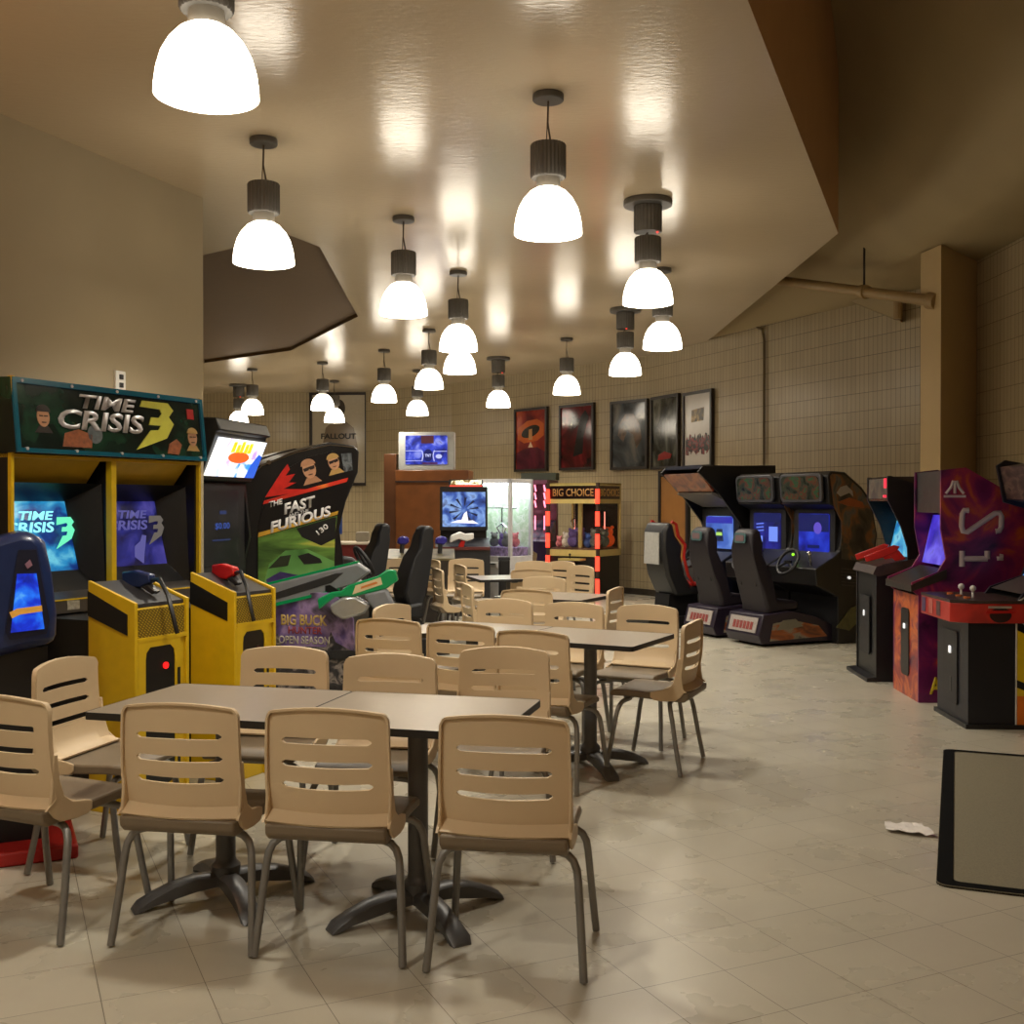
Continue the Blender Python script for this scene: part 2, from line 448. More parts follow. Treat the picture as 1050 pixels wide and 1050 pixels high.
# ------------------------------------------------------------------ pendant lamps
GLOW = M('glowing_lamp_shade', (255, 250, 235), 0.3, emit=(255, 243, 222), es=9.0, var=0)
HOUS = M('grey_lamp_housing', (98, 95, 90), 0.5, metal=0.3)
NECK = M('clear_grey_neck', (150, 145, 135), 0.3)
SPOT = bpy.data.lights.new('lamp_light', 'SPOT'); SPOT.energy = 105; SPOT.color = (1.0, .95, .84); SPOT.spot_size = math.radians(140); SPOT.spot_blend = .7; SPOT.shadow_soft_size = .09
def shade_mb(m, z0):
    pr = [(0.196, 0.0), (0.1945, 0.035), (0.187, 0.09), (0.170, 0.15), (0.143, 0.20), (0.105, 0.243), (0.073, 0.262)]
    inn = [(r - 0.006, z) for r, z in pr]
    m.lathe(list(reversed(inn)) + pr, 40, (0, 0, z0), close=False)
def make_lamp(kind, label):
    H = CZ
    t = thing('pendant_lamp', label, 'lamp', (0, 0, H), 0, 'dome pendant lamps')
    zb = 3.045 - H
    if kind == 'B':
        m = MB(); m.lathe([(0.0, -.045), (0.185, -.045), (0.19, -.04), (0.19, -.008), (0.185, 0), (0, 0)], 32); m.build('canopy', HOUS, t)
        m = MB(); m.lathe([(0, -.25), (.105, -.25), (.11, -.24), (.11, -.05), (0, -.05)], 48, rib=.05); m.build('battery_pack', HOUS, t)
        top = -.25
        m = MB(); m.ball((.045, -.06, -.253), .008, 8); m.build('pilot_light', M('red_led', (255, 60, 50), .3, emit=(255, 50, 40), es=4, var=0), t)
    else:
        m = MB(); m.lathe([(0.0, -.04), (0.085, -.04), (0.09, -.035), (0.09, -.006), (0.086, 0), (0, 0)], 32); m.build('canopy', HOUS, t)
        top = -.04
    hz = zb + 0.262 + 0.06
    m = MB()
    k = random.uniform(-.03, .03)
    m.tube([(0, 0, top), (k, 0.0, (top + hz + .19) / 2), (0.02, 0, hz + .19)], .006, 6)
    m.tube([(0, 0, top), (-.012, 0, hz + .19)], .0035, 5)
    m.build('cord', M('lamp_cord', (70, 58, 44), .6), t)
    m = MB(); m.lathe([(0, .195), (.098, .195), (.104, .185), (.104, .01), (.098, 0), (0, 0)], 56, (0, 0, hz), rib=.06); m.build('housing', HOUS, t)
    m = MB(); m.lathe([(.072, 0), (.068, .06), (0.0, .06)], 28, (0, 0, zb + .262)); m.build('neck', NECK, t)
    m = MB(); shade_mb(m, zb); m.build('shade', GLOW, t, smooth=60)
    lo = bpy.data.objects.new('lamp_light', SPOT); COL.objects.link(lo); lo.parent = t; lo.location = (0, 0, zb + .02)
    return t
LAMPS = [  # px, depth, kind, label
    (213, 4.21, 'A', 'largest white dome pendant lamp, nearest of all, above the front table'),
    (271, 7.15, 'A', 'white dome pendant lamp on a thin cord beside the plaster wall corner'),
    (562, 6.37, 'A', 'large white dome pendant lamp alone over the middle tables, second nearest'),
    (414, 9.1, 'A', 'white dome pendant lamp beside the dark ceiling recess, one row behind the corner lamp'),
    (470, 11.25, 'A', 'white dome pendant lamp whose rim overlaps another lit shade directly below it'),
    (471.5, 13.2, 'A', 'white dome pendant lamp partly hidden behind another shade right above it'),
    (440, 15.0, 'A', 'white dome pendant lamp over the silver television, the higher of two in line'),
    (394, 17.0, 'A', 'white dome pendant lamp hanging alone between the tall framed poster and the television'),
    (428, 19.6, 'A', 'small white dome pendant lamp just above the top of the silver television'),
    (331, 18.5, 'A', 'white dome pendant lamp at the edge of the tall framed poster'),
    (343, 21.3, 'A', 'small white dome pendant lamp in front of the middle of the tall framed poster'),
    (259, 19.4, 'A', 'small white dome pendant lamp on a cord above the hunting cabinet hood'),
    (245, 22.0, 'B', 'small white pendant lamp with a battery pack, half behind the hunting cabinet hood'),
    (511, 17.9, 'B', 'small white pendant lamp with a battery pack above the white crane machine'),
    (581, 15.8, 'A', 'white dome pendant lamp in front of the second dark red poster'),
    (641, 13.4, 'B', 'white pendant lamp with a battery pack above the pale grey poster'),
    (679, 11.1, 'A', 'white dome pendant lamp half behind the nearer battery pack lamp'),
    (664, 8.6, 'B', 'large white pendant lamp with battery pack and wide round ceiling plate'),
]
protoA = protoB = None
for px, d, kind, lab in LAMPS:
    loc = ((px - 525) / FP * d, d, CZ)
    if kind == 'A' and protoA is None:
        protoA = make_lamp('A', lab); protoA.location = loc; continue
    if kind == 'B' and protoB is None:
        protoB = make_lamp('B', lab); protoB.location = loc; continue
    dup(protoA if kind == 'A' else protoB, loc, random.uniform(-.6, .6), lab)
for x, y in ((-1.9, 1.6), (-3.3, -0.6)):  # two unseen lamps added behind the camera to light the near floor
    dup(protoA, (x, y, CZ), 0, 'unseen white dome pendant lamp added overhead behind the viewpoint for the near floor')

# warm lamp outside the left edge tinting the near ceiling and floor, plus an unseen fill light added behind the camera
for nm, loc, e, s in (('warm_wall_lamp', (-3.55, 4.35, 2.9), 26, .12), ('warm_rear_fill', (0.4, -1.2, 3.6), 75, .25)):
    ld = bpy.data.lights.new(nm, 'POINT'); ld.energy = e; ld.color = (1.0, 0.52, 0.24) if 'wall' in nm else (1.0, .70, .46); ld.shadow_soft_size = s
    lo = bpy.data.objects.new(nm, ld); COL.objects.link(lo); lo.location = loc
# ------------------------------------------------------------------ chairs
TAN = M('tan_moulded_plastic', (206, 182, 146), 0.48, var=0.03, scale=4, bump=.03, bscale=400)
TAUPE = M('taupe_seat_plastic', (118, 103, 82), 0.5, var=0.04)
LEG = M('silver_grey_tube', (136, 133, 128), 0.42, metal=0.5, var=0.03)
def chair_parts(root):
    us = [-1, -.985, -.955, -.92, -.85, -.73, -.67, -.5, -.3, -.1, .1, .3, .5, .67, .73, .85, .92, .955, .985, 1]
    ts = [-.03, 0, .06, .14, .265, .325, .475, .535, .695, .755, .88, .96, 1.0]
    slots = {4, 6, 8}
    zb = .490
    def P(u, t, dy=0.0):
        ztop = .840 - .026 * u * u - .022 * max(0, (abs(u) - .92) / .08) ** 2
        tt = max(t, 0)
        sag = -.017 * (1 - u * u) * (1 if .15 < t < .9 else .3)
        z = zb + tt * (ztop - zb) + sag
        w = .212 - .008 * tt
        y = -.208 - .028 * tt + .030 * u * u - .010 * math.sin(tt * PI)
        if t < 0: z = .457; y = -.252 + .03 * u * u
        return Vector((u * w, y + dy, z))
    def Pt(u, j):
        t = ts[j]
        if abs(abs(u) - .73) < 1e-6:          # slot ends close up
            if j in slots: t += .022
            if j - 1 in slots: t -= .022
        return P(u, t)
    mb = MB(); nu = len(us); pts = [Pt(u, j) for j in range(len(ts)) for u in us]; fs = []
    for j in range(len(ts) - 1):
        for i in range(nu - 1):
            if j in slots and us[i] >= -.7301 and us[i + 1] <= .7301: continue
            k = j * nu + i
            fs.append((k, k + 1, k + nu + 1, k + nu))
    mb.faces(pts, fs)
    # lip that turns back round the edge
    per = [P(-1, t) for t in (-.03, 0, .2, .4, .6, .8, .93, 1)] + [P(u, 1) for u in us[1:-1]] + [P(1, t) for t in (1, .93, .8, .6, .4, .2, 0, -.03)]
    n = len(per); bk = [p + Vector((0, -.018, 0)) for p in per]
    mb.faces(per + bk, [(i, i + 1, n + i + 1, n + i) for i in range(n - 1)])
    # inner sweep from the back into the seat
    sw = []
    for (dy, z) in ((.006, .56), (.016, .51), (.045, .474), (.11, .4585)):
        for u in us: sw.append(Vector((u * .203, -.208 + .03 * u * u * max(0, 1 - dy * 9) + dy, z)))
    mb.faces(sw, [(r * nu + i, r * nu + i + 1, (r + 1) * nu + i + 1, (r + 1) * nu + i) for r in range(3) for i in range(nu - 1)])
    back = mb.build('backrest', TAN, root, smooth=50, solid=.008)
    for s in (-1, 1):
        a, b = sorted((s * .203, s * .214))
        jm = MB(); jm.prism([(-.186, .64), (-.206, .64), (-.212, .52), (-.224, .455), (-.20, .425), (-.17, .405), (-.10, .400), (-.05, .404), (-.03, .418), (-.03, .447), (-.06, .456), (-.12, .466), (-.155, .492), (-.176, .55)], a, b, 'x')
        jm.build('side_bracket', TAN, root, smooth=50, bevel=.004)
    sm = MB()
    sm.prism([(-.246, .420), (-.248, .454), (-.12, .449), (0, .444), (.12, .450), (.185, .447), (.212, .430), (.205, .410), (.1, .412), (-.1, .402), (-.22, .398)], -.203, .203, 'x')
    sm.build('seat', TAUPE, root, smooth=50, bevel=.008)
    fm = MB(); fm.box(-.13, .13, -.16, -.11, .388, .405); fm.box(-.13, .13, .10, .15, .388, .412); fm.box(-.02, .02, -.12, .11, .39, .405)
    fm.build('under_frame', LEG, root, bevel=.004)
    for sx in (-1, 1):
        for sy in (-1, 1):
            lm = MB()
            y0 = .13 * sy
            lm.tube([(.10 * sx, y0 - .01 * sy, .386), (.165 * sx, y0, .384), (.192 * sx, y0 + .008 * sy, .378), (.212 * sx, y0 + .016 * sy, .362), (.224 * sx, y0 + .024 * sy, .335), (.229 * sx, y0 + .032 * sy, .30), (.24 * sx, y0 + .055 * sy, .16), (.252 * sx, y0 + .085 * sy, .006)], .0132, 10)
            lm.build('leg', LEG, root, smooth=60)
root = thing('dining_chair', '', 'chair')
chair_parts(root)
chair_used = [False]
def chair_at(c, ang, label, group):
    rz = math.radians(ang)
    if not chair_used[0]:
        chair_used[0] = True
        root.location = (c[0], c[1], 0); root.rotation_euler = (0, 0, rz); root['label'] = label; root['group'] = group
        return root
    return dup(root, (c[0], c[1], 0), rz, label, group)
def chair_feet(mx, my, ang, label, group):          # from the middle of the rear feet
    a = math.radians(ang); return chair_at((mx - math.sin(a) * .215, my + math.cos(a) * .215), ang, label, group)
def chair_top(px, ty, ang, label, group, dd=0.0):     # from the middle of the top edge of the back
    d = (.836 - EYE) * -FP / (ty - 515) + dd
    return chair_feet((px - 525) / FP * d, d, ang, label, group)
g1 = 'tan slatted chairs at the front tables'
chair_feet(-1.105, 3.66, -10, 'tan slotted chair back beside the end chair, first in the nearest row', g1)
chair_feet(-.60, 3.57, -9.5, 'tan slotted chair back in the middle of the nearest row', g1)
chair_feet(-.025, 3.455, -9.4, 'tan slotted chair nearest the camera, at the open end of the front row', g1)
chair_feet(-1.755, 3.81, -24, 'tan chair cut by the picture edge at the front table end, seen from behind', g1)
chair_at((-1.68, 4.61), -104, 'tan chair turned towards the front table, before the blue machine', g1)
chair_top(291.5, 664, 170, 'tan chair facing the camera in front of the second yellow console', g1)
chair_top(400, 671.5, 171, 'middle chair of the three facing the camera across the front table', g1)
chair_top(517, 664.5, 174, 'tan chair facing the camera across the right corner of the front table', g1)
g2 = 'tan slatted chairs at the middle tables'
chair_top(546, 646, -27, 'nearest chair with its back to us at the middle table', g2)
chair_top(472, 638, -24, 'middle chair of three with backs to us at the middle table', g2)
chair_top(398, 634, -22, 'tan chair back just beside the hunting machine side plate, at the middle table', g2)
chair_top(402, 620, -118, 'small rounded tan chair back peeping over the chair beside the green rifle', g2)
chair_feet(1.02, 6.22, 66, 'tan chair side-on at the open end of the middle table', g2)
chair_top(664, 625, 152, 'tan chair facing the camera just behind the side-on chair', g2, .28)
chair_top(589, 618, 153, 'tan chair facing the camera behind the middle table post', g2)
chair_top(517.5, 614.5, 155, 'tan chair facing the camera across the middle table, beside the darker chair back', g2)
g3 = 'tan slatted chairs at the third table'
chair_top(540, 604, -20, 'darker tan chair back just behind the far row of the middle table', g3)
chair_top(631, 602, 68, 'tan chair side-on in front of the red-lit prize machine', g3)
chair_top(558, 591.5, 155, 'wide pale chair facing the camera at the third table', g3)
g4 = 'tan slatted chairs at the far table'
chair_top(545, 583.5, -8, 'darker tan chair back with its top just under the far small chair', g4)
chair_top(595, 580, 128, 'tan chair with three dark slots in front of the prize machine joystick', g4)
chair_top(576, 578, 132, 'tan chair partly hidden by the three-slotted chair before the prize machine', g4, .5)
chair_top(547, 575.5, 175, 'farthest small tan chair in front of the purple machine', g4)
chair_top(478, 573, 178, 'tan chair facing the camera in front of the white crane, beside the far table', g4)
chair_top(472, 581.5, -70, 'tan chair side-on tucked against the corner of the far table', g4, .5)
chair_top(479, 598, -75, 'nearest side-on chair of the far cluster, below the far table corner', g4)
chair_top(449, 580.5, -72, 'tan chair side-on with three slots, just beside the black racing seat', g4, -.35)
g5 = 'tan slatted chairs at the back'
chair_top(443, 573, -60, 'tan chair half hidden behind the head of the black racing seat', g5)
chair_top(411, 573, 170, 'tan chair between the two black racing seats', g5)

# ------------------------------------------------------------------ tables
TOP = M('grey_laminate', (150, 138, 122), 0.28, var=0.03, scale=30)
EDGE = M('black_table_edge', (28, 26, 25), 0.5)
POST = M('grey_cast_metal', (96, 95, 95), 0.42, metal=0.4)
def table_parts(t, w=.772, dp=.66):
    m = MB(); m.prism(rrect(-w / 2 + .003, w / 2 - .003, -dp / 2 + .003, dp / 2 - .003, .018), .718, .742, 'z'); m.build('tabletop', TOP, t)
    m = MB(); o = rrect(-w / 2, w / 2, -dp / 2, dp / 2, .02); i = rrect(-w / 2 + .0025, w / 2 - .0025, -dp / 2 + .0025, dp / 2 - .0025, .018); n = len(o)
    pts = [(x, y, .716) for x, y in o] + [(x, y, .7425) for x, y in o] + [(x, y, .7425) for x, y in i] + [(x, y, .716) for x, y in i]
    m.faces(pts, [(r * n + k, r * n + (k + 1) % n, ((r + 1) % 4) * n + (k + 1) % n, ((r + 1) % 4) * n + k) for r in range(4) for k in range(n)])
    m.build('edge_band', EDGE, t)
    m = MB(); m.lathe([(.0, .05), (.055, .05), (.055, .12), (.04, .135), (.037, .15), (.037, .70), (.05, .704), (0, .704)], 24); m.build('column', POST, t)
    m = MB(); m.box(-.2, .2, -.03, .03, .698, .717); m.box(-.03, .03, -.2, .2, .698, .717); m.build('top_bracket', POST, t)
    for k in range(4):
        a = PI / 4 + k * PI / 2
        m = MB(); pr = []
        st = [(.04, .095, .05, .038), (.12, .098, .044, .036), (.20, .085, .030, .034), (.27, .060, .020, .036), (.325, .034, .004, .040), (.345, .012, .0, .034)]
        pts = []
        for r, zt, zb2, hw in st:
            for (s, z) in ((-1, zb2), (-1, zt - .012), (-.6, zt), (.6, zt), (1, zt - .012), (1, zb2)):
                pts.append((r * math.cos(a) - s * hw * math.sin(a), r * math.sin(a) + s * hw * math.cos(a), z))
        fs = [(i * 6 + k2, i * 6 + (k2 + 1) % 6, (i + 1) * 6 + (k2 + 1) % 6, (i + 1) * 6 + k2) for i in range(len(st) - 1) for k2 in range(6)]
        fs += [tuple(range(6)), tuple(range((len(st) - 1) * 6, len(st) * 6))]
        m.faces(pts, fs); m.build('foot', POST, t, smooth=40)
ang = math.radians(-14.3); e1 = Vector((math.cos(ang), math.sin(ang), 0)); e2 = Vector((math.sin(ang), -math.cos(ang), 0))
A = Vector((-1.385, 4.61, 0))
tb = thing('cafe_table', 'grey pedestal table before the yellow consoles, next to the end chair', 'table', A + e1 * .386 + e2 * .33, ang, 'grey pedestal tables')
table_parts(tb)
dup(tb, A + e1 * 1.16 + e2 * .33, ang, 'grey pedestal table behind the nearest chair, its dark post in full view')
am = math.radians(-28); f1 = Vector((math.cos(am), math.sin(am), 0)); f2 = Vector((-math.sin(am), math.cos(am), 0))
NR = Vector((.63, 5.76, 0))
dup(tb, NR - f1 * .386 + f2 * .33, am, 'middle pedestal table with the side-on chair at its corner')
dup(tb, NR - f1 * 1.16 + f2 * .33, am, 'middle pedestal table mostly hidden behind the chair backs')
dup(tb, (.34, 8.95, 0), math.radians(-28), 'third pedestal table almost hidden by chairs before the red-lit prize machine')
dup(tb, (-.02, 11.15, 0), math.radians(14), 'far pedestal table shining blue in front of the white crane machine')
# ------------------------------------------------------------------ arcade cabinets on the left
X, Y, Z = Vector((1, 0, 0)), Vector((0, 1, 0)), Vector((0, 0, 1))
SILV = M('silver_lettering', (178, 172, 172), .4, var=.05)
WHT = M('white_ink', (225, 222, 220), .45, var=0)
SKIN = M('printed_skin', (190, 140, 105), .4, var=.12, scale=30)
HAIRD = M('printed_dark_hair', (38, 28, 24), .4)
HAIRB = M('printed_fair_hair', (176, 140, 80), .4)
YG = M('yellow_green_ink', (206, 206, 70), .4)
RED = M('red_plastic', (190, 26, 22), .35)
BLUEP = M('dark_blue_plastic', (24, 42, 86), .32, var=.1, coat=.3)
SILVERP = M('brushed_silver_panel', (150, 150, 150), .35, metal=.5)

# ---- yellow two-player gun cabinet
n1 = Vector((.902, -.432, 0)); c1 = Vector((.432, .902, 0))
o1 = Vector((-2.47, 5.4, 0)) + c1 * .6765
t = thing('arcade_cabinet', 'big yellow and black two-player gun cabinet with a wide dark green marquee', 'arcade cabinet', o1, yaw(n1))
HW = .6765
m = MB()
m.box(-HW + .03, HW - .03, .32, .95, 0, 2.06)
m.box(-HW + .03, HW - .03, .06, .33, 0, .93)
m.build('body', BLACK, t)
for s in (-1, 1):
    a, b = sorted((s * HW, s * (HW - .032)))
    m = MB(); m.prism([(.02, 0), (.02, .95), (.0, 1.05), (.0, 2.10), (.95, 2.10), (.95, 0)], a, b, 'x'); m.build('side_panel', BLACK, t)
    a, b = sorted((s * HW, s * (HW - .018)))
    m = MB(); m.box(a, b, -.022, .0, .95, 1.74); m.box(a, b, -.03, .0, 1.74, 2.12); m.build('yellow_edge', YEL, t)
m = MB(); m.box(-.017, .017, -.01, .03, .97, 1.735); m.build('divider', YEL, t)
m = MB(); m.box(-.016, .016, .03, .34, .97, 1.735); m.build('partition', BLACK, t)
# marquee
MQ = art('marquee_green_art', [(.3, (12, 14, 16)), (.5, (14, 30, 26)), (.62, (26, 62, 44)), (.75, (22, 20, 22))], 3.2, 3, rough=.18)
TEAL = M('teal_acrylic_edge', (10, 78, 88), .2, emit=(10, 110, 150), es=.06, var=.1)
m = MB(); m.prism([(-.06, 1.745), (-.02, 2.115), (.3, 2.125), (.3, 1.735)], -HW - .004, HW + .004, 'x'); mq = m.build('marquee', MQ, t)
mR, mU = X, (Vector((0, -.02, 2.115)) - Vector((0, -.06, 1.745))).normalized()
def mp(x, h): return Vector((0, -.06, 1.745)) + X * x + mU * h
m = MB(); h = .372
for x0, x1, y0, y1 in ((-HW, HW, h - .028, h), (-HW, HW, 0, .022), (-HW, -HW + .022, .022, h - .028), (HW - .022, HW, .022, h - .028)):
    m.flat(mp(0, 0), mR, mU, [(x0, y0), (x1, y0), (x1, y1), (x0, y1)], .012)
m.build('marquee_frame', TEAL, mq)
m = MB()
for x in (-.62, -.31, 0, .31, .62):
    for y in (.018, h - .016): m.flat(mp(x, y), mR, mU, circ(0, 0, .008), .016)
m.build('screw', SILV, mq)
text('TIME', .40, .075, mq, SILV, mp(-.06, .285), mR, mU, shear=.25, bold=.03, t=.006)
text('CRISIS', .60, .105, mq, SILV, mp(-.11, .185), mR, mU, shear=.2, bold=.03, t=.006)
m = MB(); m.flat(mp(.26, .0), mR, mU, [(-.09, .29), (-.07, .325), (.13, .325), (.17, .285), (.13, .245), (.165, .205), (.10, .12), (-.14, .045), (-.02, .16), (.04, .165), (.06, .19), (-.03, .19), (-.01, .235), (.05, .235), (.075, .26), (.065, .285)], .006)
m.build('numeral_three', YG, mq)
def face(parent, O, R, U, s, hair, name='portrait', shades=False, lift=.004):
    O = Vector(O)
    g = MB()
    g.flat(O, R, U, circ(0, 0, .62 * s, .82 * s, 18), lift, 0)
    g.flat(O, R, U, circ(0, .42 * s, .70 * s, .58 * s, 18, 0, PI), lift * 1.6, 1)
    g.flat(O, R, U, [(-.9 * s, -1.3 * s), (.9 * s, -1.3 * s), (.45 * s, -.72 * s), (-.45 * s, -.72 * s)], lift * .6, 1)
    if shades:
        g.flat(O, R, U, [(-.55 * s, .2 * s), (.55 * s, .3 * s), (.5 * s, -.02 * s), (.1 * s, -.05 * s), (0, .08 * s), (-.1 * s, -.06 * s), (-.5 * s, -.1 * s)], lift * 2, 2)
    else:
        g.flat(O, R, U, [(-.4 * s, .12 * s), (-.08 * s, .12 * s), (-.08 * s, .04 * s), (-.4 * s, .04 * s)], lift * 2, 2)
        g.flat(O, R, U, [(.08 * s, .12 * s), (.4 * s, .12 * s), (.4 * s, .04 * s), (.08 * s, .04 * s)], lift * 2, 2)
    g.flat(O, R, U, [(-.22 * s, -.42 * s), (.22 * s, -.42 * s), (.18 * s, -.5 * s), (-.18 * s, -.5 * s)], lift * 2, 2)
    return g.build(name, [SKIN, hair, HAIRD], parent, smooth=0)
face(mq, mp(-.50, .185), mR, mU, .062, HAIRD)
face(mq, mp(.575, .135), mR, mU, .06, HAIRB)
m = MB(); m.flat(mp(0, 0), mR, mU, [(-.39, .04), (-.20, .04), (-.19, .11), (-.28, .135), (-.37, .11)], .004, 0)
OI = M('printed_orange', (150, 84, 46), .4, var=.3, scale=40)
m.build('printed_hand', OI, mq, smooth=0)
m = MB(); m.flat(mp(0, 0), mR, mU, [(.36, .035), (.45, .03), (.48, .09), (.44, .12), (.38, .09)], .004); m.build('printed_hand', OI, mq, smooth=0)
m = MB(); m.flat(mp(0, 0), mR, mU, circ(-.17, .115, .05), .004); m.build('printed_grey_blast', M('printed_grey', (96, 104, 108), .4, var=.3, scale=40), mq, smooth=0)
m = MB(); m.flat(mp(0, 0), mR, mU, [(.545, .245), (.60, .245), (.60, .305), (.545, .305)], .004); m.build('red_emblem', RED, mq)
m = MB(); m.box(-HW, HW, -.02, .3, 1.722, 1.74); m.build('marquee_sill', YEL, t)
# header wedges, screens and bezels for the two bays
SCR1 = art('cyan_game_picture', [(.25, (6, 14, 50)), (.42, (14, 60, 140)), (.55, (40, 150, 210)), (.66, (120, 220, 245)), (.78, (16, 40, 110))], 5.5, 5, es=.85)
SCR2 = art('violet_game_picture', [(.25, (14, 12, 34)), (.45, (30, 28, 84)), (.58, (60, 60, 160)), (.7, (110, 100, 210)), (.8, (24, 22, 60))], 5.5, 5, es=.5)
for bi, xc in enumerate((-.337, .337)):
    m = MB(); m.prism([(.03, 1.725), (.22, 1.725), (.22, 1.575), (.16, 1.575)], xc - .30, xc + .28, 'x'); m.build('header_wedge', M('dull_yellow_paint', (205, 170, 44), .5), t)
    bz = MB()   # tunnel shaped bezel round the screen
    O = [(xc - .315, .06, 1.60), (xc + .315, .06, 1.60), (xc + .315, .03, 1.0), (xc - .315, .03, 1.0)]
    I = [(xc - .245, .215, 1.505), (xc + .205, .215, 1.505), (xc + .235, .145, 1.135), (xc - .275, .145, 1.135)]
    bz.faces(O + I, [(k, (k + 1) % 4, 4 + (k + 1) % 4, 4 + k) for k in range(4)]); bz.build('bezel', BLACK, t, smooth=0)
    sm = MB(); N = 8; pp = []
    I = [Vector(p) for p in I]
    for j in range(N + 1):
        for i in range(N + 1):
            u, v = i / N, j / N
            p = (I[3] * (1 - u) + I[2] * u) * (1 - v) + (I[0] * (1 - u) + I[1] * u) * v
            p.y -= .03 * (1 - (2 * u - 1) ** 2) * (1 - (2 * v - 1) ** 2) - .002
            pp.append(p)
    sm.faces(pp, [(j * (N + 1) + i, j * (N + 1) + i + 1, (j + 1) * (N + 1) + i + 1, (j + 1) * (N + 1) + i) for j in range(N) for i in range(N)])
    sc = sm.build('screen', [SCR1, SCR2][bi], t)
    sU = Vector((0, .07, .37)).normalized(); O = Vector((xc - .02, .145, 1.375))
    TX = M('screen_text_%s' % 'ab'[bi], (0, 0, 0), .4, emit=((150, 250, 255), (120, 116, 200))[bi], es=(1.3, .55)[bi], var=0)
    T3 = M('screen_three_%s' % 'ab'[bi], (0, 0, 0), .4, emit=((110, 245, 190), (150, 140, 130))[bi], es=(1.1, .45)[bi], var=0)
    text('TIME', .22, .046, sc, TX, O + Vector((-.035, -.012, .055)), X, sU, shear=.25, bold=.02)
    text('CRISIS', .31, .055, sc, TX, O + Vector((-.075, -.012, -.006)), X, sU, shear=.2, bold=.02)
    m = MB(); q = .45
    m.flat(O + Vector((.155, -.014, -.125)), X, sU, [(x * q, y * q) for x, y in [(-.09, .29), (-.07, .385), (.13, .385), (.17, .325), (.13, .285), (.165, .225), (.10, .12), (-.14, .005), (-.02, .16), (.04, .165), (.06, .21), (-.03, .21), (-.01, .265), (.05, .265), (.075, .29), (.065, .315)]], .004)
    m.build('numeral_three', T3, sc)
    if bi == 1:
        m = MB(); m.flat(O + Vector((0, -.016, 0)), X, sU, [(-.06, -.19), (.0, -.23), (.02, -.16), (.05, -.07), (.02, -.065), (-.0, -.1), (-.05, -.13)], .004); m.build('picture_figure', TX, sc)
# control shelf with stickers
m = MB(); m.prism([(-.05, .93), (-.05, 1.0), (.03, 1.03), (.33, 1.06), (.33, .93)], -HW + .032, HW - .032, 'x'); sh = m.build('control_shelf', M('grey_brown_shelf', (70, 64, 58), .35), t)
STK = M('worn_sticker', (158, 150, 132), .5, var=.3, scale=60)
for x0, x1 in ((-.36, -.28), (-.22, -.12), (.56, .64), (.1, .16)):
    m = MB(); m.flat((0, -.0505, 0), X, Z, [(x0, .945), (x1, .945), (x1, .99), (x0, .995)], .002); m.build('sticker', STK, sh)
m = MB(); m.box(-HW + .04, HW - .04, -.053, -.048, .995, 1.002); m.build('shelf_strip', YEL, sh)
